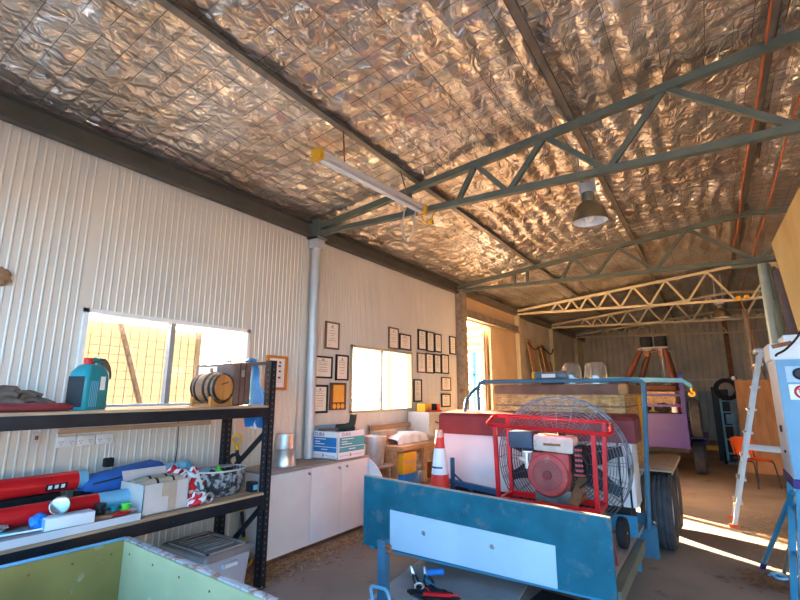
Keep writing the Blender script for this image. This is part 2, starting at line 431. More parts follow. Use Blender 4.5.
def foil(x0, x1, nx, ny, seed):
    m = M()
    def f(u, v):
        x = x0+(x1-x0)*u; y = Y0+(Y1-Y0)*v
        q = V((x*.9, y*.55, seed))
        n1 = noise.noise(q*1.1); n2 = noise.noise(V((x*3.1, y*2.3, seed+3))); n3 = noise.noise(V((x*8.5, y*6.5, seed+7)))
        rib = math.sin(2*PI*(x/.2 + .5*noise.noise(V((x*1.2, y*1.4, seed+11)))))
        amt = max(0, min(1, .45+1.3*noise.noise(V((x*.5, y*.4, seed+20)))+(.35 if y < 4.2 else 0)*(x+2)*.4))
        n4 = abs(noise.noise(V((x*6.1, y*3.7, seed+31))))
        d = .016*rib*amt*(1+1.1*max(0, min(1, (x+1.2)/1.2))) + .022*n2 + .013*n3 + .032*(.22-n4)*(.6+.5*n1) - .016*abs(math.sin(PI*(y-Y0)/.155))**.8*abs(math.sin(PI*(x-XL-.15)/.3))**.4*(.75+.8*noise.noise(V((x*.8, y*.6, seed+51)))) + .032*(.2-abs(noise.noise(V((x*1.9+y*.7, y*1.5, seed+41))))) - .012
        return (x, y, roofz(x)+.012+d)
    m.grid(f, nx, ny)
    return m
ceil_ = struct('ceiling', foil(XL, XRIDGE, 160, 860, 1.), mt_foil)
struct('foil_slope', foil(XRIDGE, XR, 60, 260, 5.), mt_foil, ceil_)
m = M()
y = Y0
while y < Y1:
    m.tube([(XL, y, roofz(XL)-.012), (XRIDGE, y, roofz(XRIDGE)-.012), (XR, y, roofz(XR)-.012)], .0021, 3, cap=False); y += .155
x = XL+.15
while x < XR:
    m.tube([(x, Y0, roofz(x)-.012), (x, Y1, roofz(x)-.012)], .0021, 3, cap=False); x += .3
struct('safety_mesh', m, mt_wire, ceil_, smooth=0)
m = M(); m.grid(lambda u, v: (XL-.3+(XRIDGE-XL+.3)*u, Y0-.1+(Y1-Y0+.2)*v, roofz(XL-.3+(XRIDGE-XL+.3)*u)+.09), 2, 2)
m.grid(lambda u, v: (XRIDGE+(XR-XRIDGE+.3)*u, Y0-.1+(Y1-Y0+.2)*v, roofz(XRIDGE+(XR-XRIDGE+.3)*u)+.09), 2, 2)
struct('roof_sheet', m, mt_clad_dim, ceil_)
# purlins, eave beam, ridge
m0 = None
for i, x in enumerate((-2.46, -.8, .66, 2.3, 3.95)):
    m = M(); z = roofz(x)
    m.b2(x-.032, x+.032, Y0, Y1, z-.075, z-.068); m.b2(x-.032, x-.026, Y0, Y1, z-.075, z+.01); m.b2(x+.026, x+.032, Y0, Y1, z-.075, z-.05)
    struct('roof_purlin', m, mt_purlin)
m = M(); m.b2(XL+.012, XL+.02, Y0, 8.2, 3.545, 3.735); m.b2(XL+.012, XL+.1, Y0, 8.2, 3.727, 3.735); m.b2(XL+.012, XL+.1, Y0, 8.2, 3.545, 3.553); m.b2(XL+.094, XL+.1, Y0, 8.2, 3.545, 3.575)
struct('eave_beam', m, mt_beam)
m = M(); m.b2(XL+.015, XL+.1, 8.3, Y1, 3.56, 3.72); struct('eave_beam', m, mt_purlin)
m = M(); m.b2(XL+.02, XL+.11, 8.2, 11.45, 3.10, 3.27); m.b2(XL+.02, XL+.14, 8.2, 11.45, 3.10, 3.115); struct('trim_1', m, mt_post_old, label='brown door track')

m = M(); m.b2(XL-.1, XR+.1, Y0-.06, Y0, 3.05, 4.35); struct('added_front_header', m, mt_clad_dim)  # unseen header added above the front opening to cut the blue sky light
# roof trusses
def truss(Y, nodes, mt, w=.055, vert=None, right=True):
    r = sroot('roof_truss', (XL+.1, Y, 3.6))
    zb = lambda x: 3.6-.03*(x+4) if x <= XRIDGE else 3.6-.03*4.75+.03*(x-XRIDGE)
    ztop = lambda x: roofz(x)-.108
    for xa, xb in ((-4.03, XRIDGE), (XRIDGE, XR-.07)):
        mm = M(); mm.bar((xa, Y, zb(xa)), (xb, Y, zb(xb)), w, w); struct('bottom_chord', mm, mt, r, smooth=0)
        mm = M(); mm.bar((xa, Y, ztop(xa)), (xb, Y, ztop(xb)), w, w*1.15); struct('top_chord', mm, mt, r, smooth=0)
    for xa, xb in nodes:                      # xa on the bottom chord, xb on the top chord
        for s in ((0, 1) if right else (0,)):
            a, b = (xa, xb) if not s else (2*XRIDGE-xa, 2*XRIDGE-xb)
            mm = M(); mm.bar((a, Y+.005, zb(a)), (b, Y+.005, ztop(b)), w*.8, w*.72, up=(0, 1, 0)); struct('web', mm, mt, r, smooth=0)
    return r
big = [(-2.0, -1.78), (-1.44, -1.78), (-1.44, -1.06), (-.54, -1.06), (-.54, -.05), (.74, -.05), (-2.6, -2.6)]
truss(4.05, big, mt_steel_green, .062)
truss(8.1, big+[(-2.85, -2.85)], mt_steel_green, .062)
def zig(x=-3.15):
    out = []; 
    while x < .3:
        h = (roofz(x)-.108)-(3.6-.03*(x+4)); d = max(.17, h*.72)
        out.append((x, x+d)); 
        if x+2*d < .9: out.append((x+2*d, x+d))
        x += 2*d
    return out
for Y in (11.5, 14.6, 17.8): truss(Y, zig(), mt_steel_cream, .05)

# columns
def column(x, y, r, z1, mt, plate=False, sq=False):
    c = M()
    if sq: c.b2(x-r, x+r, y-r, y+r, 0, z1)
    else: c.cyl((x, y, 0), (x, y, z1), r, 20)
    if plate: c.b2(x-.1, x+.1, y-.09, y+.09, z1, z1+.02); c.b2(x-.07, x+.08, y-.07, y+.07, z1-.12, z1)
    return struct('column', c, mt)
column(-4.02, 4.05, .058, 3.52, mt_post, True)
m = M(); m.b2(-4.09, -4.07, 3.9, 3.97, 0, 3.5); struct('trim_2', m, mt_clad, label='flashing strip beside the column')
m = M(); m.b2(-4.1, -3.92, 3.96, 4.14, 3.52, 3.78); struct('trim_3', m, mt_steel_green, label='steel cap plate over the column')
column(-4.0, 8.15, .085, 3.62, mt_post_old, False, True)
for y in (11.5, 14.6, 17.8): column(-4.03, y, .055, 3.6, mt_steel_cream, False, True)
column(.80, 8.13, .058, 3.40, mat('blue_green_pipe', (.25, .31, .30), .4, .2, .1)); m = M(); m.tube(fillet([(.45, 8.2, 3.43), (.87, 8.2, 3.43), (.87, 8.2, 2.9)], .1, 6), .04, 10); m.cyl((.9, 8.22, 2.95), (.9, 8.22, 0), .03, 10); struct('trim_4', m, mt_steel_green, label='pipe elbow beside the grey column')
for y in (4.05, 11.5, 14.6): column(5.5, y, .06, 3.55, mt_post_old, False, True)
column(.80, 12.6, .05, 3.42, mt_post_old)

# windows
def window(n, Wd, frame_mt, mesh=False, mull=None):
    a, b, c, d = Wd; r = sroot('window_%d' % n, (XL, (a+b)/2, c))
    f = M(); t = .035
    f.b2(XL-.06, XL+.03, a, b, d-t, d); f.b2(XL-.06, XL+.03, a, b, c, c+t); f.b2(XL-.06, XL+.03, a, a+t, c, d); f.b2(XL-.06, XL+.03, b-t, b, c, d)
    struct('window_frame', f, frame_mt, r, smooth=0)
    mu = mull or (a+b)/2
    f = M(); f.b2(XL-.045, XL+.015, mu-.022, mu+.022, c+t, d-t); struct('mullion', f, mt_alu, r, smooth=0)
    for p, q, xx in ((a+t, mu-.02, -.02), (mu+.02, b-t, -.035)):
        f = M(); f.b2(XL+xx-.003, XL+xx, p, q, c+t, d-t); struct('glass_pane', f, mt_glass, r, smooth=0)
    if mesh:
        f = M(); y = a+t
        while y < b: f.tube([(XL-.09, y, c), (XL-.09, y, d)], .0028, 4); y += .078
        z = c+.03
        while z < d: f.tube([(XL-.09, a, z), (XL-.09, b, z)], .0028, 4); z += .07
        struct('security_mesh', f, mt_wire, r, smooth=0)
    return r
window(1, W1, mt_whitep, True, 2.31)
window(2, W2, mt_steel_cream, False, 5.6)
# sliding door leaf outside the opening, and its jamb
d1 = sroot('door_1', (XL-.15, 10.6, 0))
m = M(); ribs(m, 9.80, 11.4, .03, 3.05, XL-.15, 0, .19, .02); m.b2(XL-.2, XL-.17, 9.80, 11.4, .03, 3.05); struct('door_leaf', m, mt_clad_tan, d1)
m = M(); m.b2(XL-.22, XL-.14, 9.78, 9.84, .02, 3.07); m.b2(XL-.22, XL-.14, 11.36, 11.42, .02, 3.07); struct('door_stile', m, mt_post_old, d1)

# ================================================================= outside
m = M(); m.prism([(-16, -22, -.04), (-16, -22, 4.2), (-19, -22, 5.2), (-22, -22, 4.2), (-22, -22, -.04)], (0, 0, 0), (0, 29.3, 0)); struct('unseen_shade_shed', m, mt_clad_dim)  # unseen shed, added to shade the ground before the open front
m = M()
m.grid(lambda u, v: (-5.9+.05*math.sin(v*9)*u, .6+3.15*v, 0+2.42*u), 4, 24)
mt_screen_shadow = mat('screen_shadow_tone', (.10, .07, .05), .8)  # dark tone for the shadow line across the shade cloth
scr = thing('shade_screen', 'tan shade cloth screen standing outside the mesh-covered window', 'screen', (-5.9, 2.2, -.04))
part('shade_cloth', m, mt_tan_screen, scr)
for y in (.6, 2.2, 3.75):
    m = M(); m.b2(-5.99, -5.93, y-.03, y+.03, -.04, 2.45); part('post', m, mt_purlin, scr)
m = M(); m.bar((-5.86, 2.66, 2.42), (-5.86, 3.16, 1.0), .13, .03); part('brace', m, mt_screen_shadow, scr)  # diagonal shadow on the cloth, built as a dark bar
pg = thing('pergola', 'timber pergola with pale rafters outside the open doorway', 'pergola', (-7, 13.5, -.04))
for x, y in ((-4.95, 12.2), (-8.6, 12.2), (-5.4, 17.5), (-8.6, 17.5)):
    m = M(); m.b2(x-.06, x+.06, y-.06, y+.06, -.04, 3.3); part('post', m, mt_wood, pg)
for y in (12.2, 13.9, 15.6, 17.5):
    m = M(); m.bar((-4.6, y, 3.45), (-9.4, y, 3.25), .07, .14); part('rafter', m, mt_wood, pg)
for x in (-4.95, -7, -8.6):
    m = M(); m.bar((x, 11.2, 3.32), (x, 18.4, 3.32), .09, .12); part('beam', m, mt_ochre, pg)
bf = thing('steel_gantry', 'blue steel gantry frame standing outside beyond the doorway', 'frame', (-9.2, 19.6, -.04))
m = M(); m.b2(-9.25, -9.1, 19.9, 20.05, -.04, 3.6); part('post', m, mt_blue, bf)
m = M(); m.b2(-9.3, -9.05, 23.5, 23.7, -.04, 3.6); part('post', m, mt_blue, bf)
for z in (1.3, 2.4, 3.5):
    m = M(); m.bar((-9.17, 19.9, z), (-9.17, 23.6, z), .1); part('rail', m, mt_blue, bf)
mt_leaf = mat('grey_green_foliage', (.16, .24, .10), .7, 0, .3, 9)
mt_bark = mat('tree_bark', (.18, .13, .09), .9, 0, .2, 12)
for i, (x, y, h, lb) in enumerate(((-12.5, 27, 4.2, 'grey-green gum tree outside, seen through the doorway beside the blue frame'), (-16, 29, 3.2, 'low round bush far outside the doorway'), (-11.5, 31, 5., 'taller gum tree far outside behind the blue frame'))):
    t = thing('tree', lb, 'tree', (x, y, -.04)); random.seed(40+i)
    m = M(); m.tube(spline([(x, y, -.04), (x+.1, y, h*.35), (x-.05, y+.1, h*.7)], 5), .09, 8); part('trunk', m, mt_bark, t)
    m = M()
    for k in range(600):
        a = random.uniform(0, 2*PI); q = random.random()**.5; zz = random.uniform(-1, 1); rr = h*.42*math.sqrt(max(0, 1-zz*zz))*q
        c = V((x+rr*math.cos(a), y+rr*math.sin(a), h*.68+zz*h*.34))
        d = V((random.uniform(-1, 1), random.uniform(-1, 1), random.uniform(-.8, .4))).normalized()*.17; e_ = d.orthogonal().normalized()*.06
        m._f([m.bm.verts.new(c), m.bm.verts.new(c+d*.5+e_), m.bm.verts.new(c+d), m.bm.verts.new(c+d*.5-e_)])
    part('foliage', m, mt_leaf, t, smooth=0)
# ================================================================= storage shelf and what stands on it
sh = thing('storage_shelf', 'black steel two-tier storage shelf with timber decks under the mesh-covered window', 'shelf', (-3.6, 1.6, 0))
for x0, x1 in ((-3.36, -3.28), (-3.95, -3.87)):
    for y0, y1 in ((.30, .36), (2.80, 2.86)):
        m = M(); t = .006
        m.b2(x0, x1, y0, y1-.035, 0, 1.88) if False else None
        fx = x1 if x0 > -3.5 else x0
        m.b2(x0, x1, y1-t, y1, 0, 1.88); m.b2(x1-t, x1, y0, y1, 0, 1.88); m.b2(x0, x0+t, y0, y1, 0, 1.88); m.b2(x0, x1, y0, y0+t, 0, 1.88)
        m.b2(x0-.01, x1+.01, y0-.01, y1+.01, 0, .006)
        u = part('upright', m, mt_black, sh, smooth=0)
        m = M(); z = .1
        while z < 1.85:
            m.cyl((x1-.002, (y0+y1)/2, z), (x1+.0012, (y0+y1)/2, z), .008, 8); m.cyl(((x0+x1)/2, y0+.002, z), ((x0+x1)/2, y0-.0012, z), .008, 8); z += .05
        h_ = part('slot_holes', m, mt_hole, u); h_['kind'] = 'stuff'
for z0, z1 in ((1.385, 1.465), (.655, .735)):
    for x0, x1 in ((-3.33, -3.285), (-3.945, -3.90)):
        m = M(); m.b2(x0, x1, .36, 2.80, z0, z1, .004); m.b2(x0, x1+.004, .36, .40, z0-.05, z1); m.b2(x0, x1+.004, 2.77, 2.805, z0-.04, z1); part('beam', m, mt_black, sh)
    for y in (.34, 2.82):
        m = M(); m.b2(-3.9, -3.33, y-.015, y+.015, z0, z0+.04); part('end_rail', m, mt_black, sh)
    m = M(); m.b2(-3.955, -3.292, .30, 2.80, z1, z1+.018); part('deck', m, mt_ply, sh)
m = M(); m.b2(-3.9, -3.3, 2.815, 2.845, 1.845, 1.875); part('end_rail', m, mt_black, sh)
for a, b in (((-3.31, 2.83, 1.28), (-3.9, 2.83, .80)), ((-3.9, 2.83, .12), (-3.31, 2.83, .66))):
    m = M(); m.bar(a, b, .03, .035); part('brace', m, mt_black, sh, smooth=0)
ZU, ZL = 1.483, .753

# oil jug -----------------------------------------------------------------
j = thing('oil_jug', 'large teal oil jug with dark side label on the upper shelf by the window', 'jug', (-3.52, 1.435, ZU), math.radians(24))
def rbox(hx, hy, z, r, n=5):
    o = []
    for sx, sy, a in ((1, 1, 0), (-1, 1, PI/2), (-1, -1, PI), (1, -1, 1.5*PI)):
        for i in range(n): t = a+PI/2*i/(n-1); o.append((sx*(hx-r)+r*math.cos(t), sy*(hy-r)+r*math.sin(t), z))
    return o
def loft(m, rings):
    R = [[m.bm.verts.new(V(p)) for p in r] for r in rings]; n = len(R[0])
    for A, B in zip(R, R[1:]):
        for i in range(n): m._f([A[i], A[(i+1) % n], B[(i+1) % n], B[i]])
    m._f(R[0][::-1]); m._f(R[-1]); return m
m = loft(M(), [rbox(.074, .098, 0, .03), rbox(.08, .104, .012, .035), rbox(.08, .104, .20, .035), rbox(.075, .098, .25, .035), rbox(.055, .07, .29, .03), rbox(.034, .045, .305, .02)])
part('body', m, mt_teal, j, world=False)
m = M(); m.tube(spline([(0, .085, .18), (0, .09, .26), (0, .065, .325), (0, .02, .335), (0, -.0, .30)], 5), .017, 8); part('handle', m, mt_teal, j, world=False)
m = M(); m.lathe([(.022, .295), (.022, .31), (.028, .31), (.028, .34), (.024, .345)], (0, -.028, 0), 18); part('cap', m, mt_red, j, 'red cap', world=False)
m = M(); m.b2(.0798, .0815, .01, .05, .13, .22); part('sticker', m, mt_inkwhite, j, 'white sticker', world=False)
m = M(); m.b2(-.06, .06, -.106, -.1039, .02, .22); part('side_label', m, mt_blackp, j, 'dark printed side label', world=False)
m = M()
for i in range(5): m.b2(.0798, .0812, -.068+i*.014, -.062+i*.014, .02, .19)
part('level_stripes', m, mt_ltbluep, j, 'pale level stripes', world=False)
def glove(name, c, rz, label, mt, k=1., z0=0, seed=1, grp=None):
    m = M(); R = Matrix.Rotation(rz, 3, 'Z')
    q = lambda x, y, z: V(c)+R @ V((x*k, y*k, z*k))
    m.tube([q(-.13, 0, .03), q(-.08, 0, .028), q(-.02, .0, .03), q(.03, 0, .028), q(.05, 0, .022)], [.045*k, .042*k, .05*k, .048*k, .03*k], 12)
    for i, (yy, l) in enumerate(((-.036, .10), (-.012, .125), (.012, .12), (.035, .09))):
        m.tube(spline([q(.03, yy, .03), q(.03+l*.5, yy*1.15, .04), q(.03+l, yy*1.25, .018)], 4), .0125*k, 8)
    m.tube(spline([q(-.01, -.04, .03), q(.03, -.075, .03), q(.06, -.09, .02)], 4), .014*k, 8)
    return solo(name, m, mt, label, 'glove', grp)
mt_glove = mat('brown_leather_glove', (.12, .075, .05), .85, 0, .3, 10, bump=.3)
glove('work_glove', (-3.66, 1.04, ZU+.07), 1.2, 'crumpled brown leather work glove on top of the glove pile on the upper shelf', mt_glove, 1.15, grp='gloves on the upper shelf')
glove('work_glove', (-3.62, 1.10, ZU+.02), .9, 'brown leather work glove lying under the other glove beside the red hose', mt_glove, 1.2, grp='gloves on the upper shelf')
g = M(); g.tube(spline([(-3.57, 1.475, ZU+.335), (-3.55, 1.515, ZU+.325), (-3.53, 1.545, ZU+.26), (-3.525, 1.55, ZU+.20)], 5), [.02]*5+[.028]*5+[.024]*5+[.012], 10)
solo('work_glove', g, mt_glove, 'tan leather glove draped over the handle of the teal oil jug', 'glove')
m = M(); m.tube(spline([(-3.42, .62, ZU+.028), (-3.40, .9, ZU+.028), (-3.38, 1.15, ZU+.026), (-3.40, 1.31, ZU+.022)], 6), [.027]*17+[.022, .012], 10)
solo('red_hose', m, mt_maroon, 'short length of faded red hose at the front edge of the upper shelf', 'hose')
# barrel on its cradle ----------------------------------------------------
b = thing('wooden_barrel', 'small oak barrel with black hoops lying on the upper shelf', 'barrel', (-3.56, 2.46, ZU+.135))
ax = V((.985, .17, 0)).normalized(); c0 = V((-3.56, 2.405, ZU+.155))
pr_ = [(.106, -.135), (.122, -.09), (.130, -.03), (.130, .03), (.122, .09), (.106, .135)]
m = M(); m.lathe(pr_, c0, 28, ax, caps=False); m.lathe([(.112, -.13), (0, -.13)], c0, 28, ax, False); part('staves', m, mt_stave, b)
m = M(); m.lathe([(.109, .122), (.0, .1225)], c0, 28, ax, False); part('barrel_head', m, mt_oak, b, 'round orange oak barrel head')
for z in (-.125, -.075, .03, .085, .125):
    r = .130-.024*(abs(z)/.135)**2+.0025
    m = M(); m.lathe([(r, z-.012), (r+.002, z-.012), (r+.001, z+.012), (r-.003, z+.012)], c0, 28, ax, False); part('hoop', m, mt_black, b)
m = M(); m.bar(c0+ax*.124+V((-0, -.07, .01)), c0+ax*.124+V((0, .05, .045)), .004, .008); part('engraving', m, mt_black, b)
m = M(); m.cyl(c0+V((-.03, 0, .128)), c0+V((-.03, 0, .165)), .012, 10); part('bung', m, mt_wood, b)
cr = thing('barrel_cradle', 'orange timber cradle under the small oak barrel', 'stand', (-3.56, 2.455, ZU))
for s in (-.1, .105):
    q = c0+ax*s; n = V((-ax.y, ax.x, 0))
    pl = [n*-.12+V((0, 0, -.155)), n*.12+V((0, 0, -.155)), n*.12+V((0, 0, -.075))]+[n*(.137*math.sin(t))+V((0, 0, -.137*math.cos(t))) for t in [.85-.17*i for i in range(11)]]+[n*-.12+V((0, 0, -.075))]
    m = M(); m.prism([q+p for p in pl], ax*-.014, ax*.014); part('saddle', m, mt_oak, cr)
for s in (-.07, .07):
    n = V((-ax.y, ax.x, 0)); m = M(); m.bar(c0+n*s*1.4+ax*-.09+V((0, 0, -.145)), c0+n*s*1.4+ax*.09+V((0, 0, -.145)), .02); part('rail', m, mt_oak, cr)
# suitcase ----------------------------------------------------------------
s = thing('suitcase', 'old brown suitcase standing on the upper shelf beside the barrel', 'suitcase', (-3.68, 2.71, ZU))
m = M(); m.b2(-4.06, -3.48, 2.55, 2.74, ZU+.004, ZU+.372, .02); part('body', m, mt_brownleather, s)
m = M(); m.b2(-4.065, -3.475, 2.615, 2.621, ZU+.002, ZU+.377); m.b2(-4.065, -3.475, 2.67, 2.676, ZU+.002, ZU+.377); part('seam', m, mt_brownpad, s)
m = M(); m.b2(-4.0, -3.72, 2.544, 2.551, ZU+.27, ZU+.345, .003); part('label_card', m, mt_inkwhite, s, 'pale blue-white label')
for z in (.03, .33):
    for yy in (2.56, 2.695): m = M(); m.b2(-3.485, -3.472, yy, yy+.035, ZU+z-.02, ZU+z+.025); part('corner_guard', m, mt_brownleather, s)
m = M(); m.b2(-3.478, -3.470, 2.63, 2.66, ZU+.25, ZU+.31); part('latch', m, mt_galv, s)
m = M(); m.tube(fillet([(-3.88, 2.645, ZU+.37), (-3.88, 2.645, ZU+.395), (-3.66, 2.645, ZU+.395), (-3.66, 2.645, ZU+.37)], .02, 4), .008, 8); part('handle', m, mt_brownleather, s)
# blue tarp ---------------------------------------------------------------
def tarp(u, v):
    z = 1.90-.62*v; x = -3.68 + u*(.07+.25*min(1, v*1.45))
    y = 2.875+.018*math.sin(u*9+v*5)+.012*math.sin(v*13)
    return (x, y, z)
m = M(); m.grid(tarp, 16, 24); m.grid(lambda u, v: (-3.70+.16*u, 2.79+.085*v, 1.885+.03*math.sin(PI*v)*math.sin(PI*u)+.01*u), 6, 5)
solo('blue_tarp', m, mt_tarp, 'crumpled blue tarp hanging off the end rail of the shelf behind the suitcase', 'tarp')
m = M(); m.grid(lambda u, v: (-3.52-.10*u+.02*math.sin(v*7), 2.893+.012*math.sin(u*11), 1.40-.14*v+.01*math.sin(u*8)), 8, 8)
solo('white_rag', m, mt_whitep, 'white rag showing below the upper deck beside the blue tarp', 'rag')

# lower deck --------------------------------------------------------------
pn = thing('grey_board', 'grey board with a white front edge lying at the front of the lower deck', 'board', (-3.47, 1.1, ZL))
m = M(); m.b2(-3.64, -3.315, .42, 1.77, ZL, ZL+.042); part('board', m, mt_plyworn, pn)
m = M(); m.b2(-3.315, -3.307, .42, 1.77, ZL, ZL+.043); part('edging', m, mt_white, pn, 'white edging strip')
m = M(); m.cyl((-3.775, .40, ZL+.062), (-3.775, 1.72, ZL+.062), .06, 20); solo('cardboard_tube', m, mt_card, 'brown cardboard tube lying between the two red tubes', 'tube')
m = M(); m.b2(-4.05, -3.86, .45, 1.5, ZL-.0, ZL+.165, .03); solo('folded_tarp', m, mt_dark, 'dark folded tarp under the rear red tube', 'tarp')
def red_tube(c, r, y0, y1, y2, label, sticker=False):
    t = thing('red_tube', label, 'tube', (c[0], y0, c[1]-r), group='red tubes on the lower deck')
    m = M(); m.cyl((c[0], y0, c[1]), (c[0], y1, c[1]), r, 24); part('tube_body', m, mt_red, t)
    m = M(); m.cyl((c[0], y1, c[1]), (c[0], y2, c[1]), r*.97, 24); part('end_cap', m, mt_ltbluep, t, 'light blue end section')
    if sticker:
        m = M(); m.grid(lambda u, v: (c[0]+(r+.001)*math.cos(-.75+.8*v), y1-.2+.13*u, c[1]+(r+.001)*math.sin(-.75+.8*v)), 6, 6); st = part('sticker', m, mt_blackp, t, 'black sticker')
        m = M()
        for k in range(3): m.grid(lambda u, v: (c[0]+(r+.002)*math.cos(-.5+.4*v), y1-.185+k*.038+.022*u, c[1]+(r+.002)*math.sin(-.5+.4*v)), 4, 4)
        part('sticker_print', m, mt_inkwhite, st)
red_tube((-3.86, ZL+.23), .064, .40, 1.57, 1.63, 'rear red tube with a black sticker, lying nearer the wall', True)
red_tube((-3.585, ZL+.107), .060, .40, 1.60, 1.80, 'front red tube with a long pale blue end, beside the white carton')
m = M(); m.b2(-4.0, -3.72, 1.62, 2.2, ZL, ZL+.13, .01); solo('black_toolbox', m, mt_blackp, 'low black toolbox under the long blue bag', 'toolbox')
bb = thing('blue_bag', 'long royal blue padded bag lying across the lower deck', 'bag', (-3.85, 1.88, ZL+.135))
m = M(); R_ = Matrix.Identity(3)
rings = []
for y, hw, z0, z1 in ((1.60, .05, .15, .21), (1.66, .09, .14, .245), (1.9, .10, .137, .275), (2.12, .10, .137, .30), (2.16, .085, .15, .285)):
    rings.append([(-3.85-hw, y, ZL+z0), (-3.85+hw, y+.01, ZL+z0), (-3.85+hw*1.05, y+.01, ZL+z0+(z1-z0)*.75), (-3.85+hw*.7, y, ZL+z1), (-3.85-hw*.7, y, ZL+z1), (-3.85-hw, y, ZL+z0+(z1-z0)*.7)])
loft(m, rings); part('bag_body', m, mt_bluefab, bb, smooth=50)
m = M(); m.tube([(-3.752, 1.64, ZL+.20), (-3.742, 1.9, ZL+.232), (-3.742, 2.13, ZL+.252)], .005, 6); part('piping', m, mt_blackp, bb)
# carton with rolls
cb = thing('cardboard_box', 'open pale cardboard box holding tan rolls on the lower deck', 'box', (-3.52, 1.97, ZL))
m = M(); x0, x1, y0, y1, zt_ = -3.68, -3.36, 1.80, 2.14, ZL+.205
for a in ((x0, x0+.006, y0, y1), (x1-.006, x1, y0, y1), (x0, x1, y0, y0+.006), (x0, x1, y1-.006, y1)): m.b2(*a, ZL, zt_)
m.b2(x0, x1, y0, y1, ZL, ZL+.006); part('box_body', m, mt_cardpale, cb, smooth=0)
m = M(); m.box((x0+.003, 1.97, zt_+.03), (.005, .33, .08), (0, -.5, 0)); part('flap', m, mt_cardpale, cb, smooth=0)
m = M(); m.b2(x1, x1+.0015, 1.985, 2.045, ZL+.01, zt_); m.b2(x1, x1+.0012, 1.935, 2.045, ZL+.11, zt_); part('packing_tape', m, mt_card, cb, 'brown packing tape')
mt_tanroll = mat('tan_canvas', (.46, .36, .25), .8, 0, .1, 8)
for k, (x, z) in enumerate(((-3.46, .17), (-3.56, .175))):
    r = thing('canvas_roll', ('tan canvas roll with dark bands in the cardboard box, nearer the front', 'tan canvas roll with dark bands in the cardboard box, nearer the wall')[k], 'roll', (x, 1.96, ZL+z), group='canvas rolls in the carton')
    m = M(); m.tube(spline([(x, 1.82, ZL+z-.0), (x, 1.95, ZL+z+.015), (x+.01, 2.12, ZL+z+.01)], 5), .045, 14); part('roll', m, mt_tanroll, r)
    for y in (1.93, 2.05):
        m = M(); m.cyl((x+.002, y-.008, ZL+z+.014), (x+.002, y+.008, ZL+z+.014), .0475, 16); part('band', m, mt_blackp, r)
# white carton, foil lamp, junk on the panel
wb = thing('white_carton', 'long white carton lying on the grey panel in front of the red tube', 'box', (-3.38, 1.36, ZL+.043), math.radians(-4))
m = M(); m.box((-.0, 0, .034), (.11, .26, .066), bev=.002); part('box_body', m, mt_whitep, wb, world=False)
m = M(); m.b2(-.03, .055, -.1315, -.1305, .004, .064); part('end_flap', m, mt_ltbluep, wb, 'pale blue end flap', world=False)
lp = thing('work_lamp', 'silver reflector lamp bulb resting on the white carton', 'lamp', (-3.44, 1.33, ZL+.11))
m = M(); m.lathe([(.012, -.03), (.03, -.02), (.05, .02), (.055, .05), (.05, .052), (.0, .035)], (-3.44, 1.34, ZL+.15), 20, (.8, -.5, .3)); part('reflector', m, mat('dull_reflector', (.30, .31, .30), .2, .9, .15, 20), lp)
m = M(); m.cyl(V((-3.44, 1.34, ZL+.15))-V((.8, -.5, .3)).normalized()*.075, V((-3.44, 1.34, ZL+.15))-V((.8, -.5, .3)).normalized()*.025, .018, 12); part('socket', m, mt_blackp, lp)
m = M(); m.blob((-3.43, 1.225, ZL+.043+.045), (.045, .045, .045), .25, 3, 2); solo('blue_rag', m, mt_tarp, 'scrunched blue cloth beside the silver lamp bulb', 'rag')
m = M(); m.tube(spline([(-3.40, 1.0, ZL+.055), (-3.38, 1.15, ZL+.055), (-3.345, 1.28, ZL+.06), (-3.36, 1.42, ZL+.055), (-3.45, 1.47, ZL+.055)], 6), .006, 6); solo('white_cable', m, mt_whitep, 'thin white cable curling in front of the white carton', 'cable')
m = M(); m.box((-3.37, 1.62, ZL+.055), (.03, .13, .018), (0, .2, .5)); m.box((-3.345, 1.55, ZL+.058), (.03, .10, .02), (.0, 0, -.5)); solo('rusty_bracket', m, mt_rust, 'rusty bent bracket lying on the grey panel', 'bracket')
for k, (x, y, r, h, mtx, lb) in enumerate(((-3.44, 1.565, .035, .08, mt_blackp, 'black spool standing at the end of the white carton'), (-3.45, 1.66, .028, .05, mt_teal, 'small teal tin beside the black spool'), (-3.42, 1.72, .03, .06, mt_green, 'small green bottle beside the teal tin'))):
    m = M(); m.lathe([(r, 0), (r, h*.3), (r*.8, h*.35), (r*.8, h*.7), (r, h*.75), (r, h)], (x, y, ZL+.043), 16); solo(('wire_spool', 'paint_tin', 'green_bottle')[k], m, mtx, lb, ('spool', 'tin', 'bottle')[k])
pl_ = thing('pliers', 'red-handled pliers lying at the end of the grey panel', 'pliers', (-3.36, 1.70, ZL+.05))
m = M(); m.tube(spline([(-3.345, 1.60, ZL+.056), (-3.33, 1.66, ZL+.056), (-3.35, 1.72, ZL+.056)], 4), .009, 8); m.tube(spline([(-3.375, 1.60, ZL+.056), (-3.385, 1.66, ZL+.056), (-3.36, 1.72, ZL+.056)], 4), .009, 8); part('handle', m, mt_red, pl_)
m = M(); m.tube([(-3.355, 1.71, ZL+.056), (-3.355, 1.74, ZL+.056), (-3.355, 1.765, ZL+.056)], [.014, .015, .006], 8); part('jaw', m, mt_galv, pl_)
m = M(); m.blob((-3.50, .98, ZL+.075), (.05, .12, .03), .4, 4, 5); solo('grey_rag', m, mt_plyworn, 'grey rag near the left end of the grey panel', 'rag')
m = M(); m.tube(spline([(-3.42, .95, ZL+.055), (-3.45, 1.02, ZL+.055), (-3.40, 1.1, ZL+.055), (-3.43, 1.16, ZL+.055)], 5), .01, 6); solo('teal_strap', m, mt_teal, 'teal strap end beside the grey rag', 'strap')
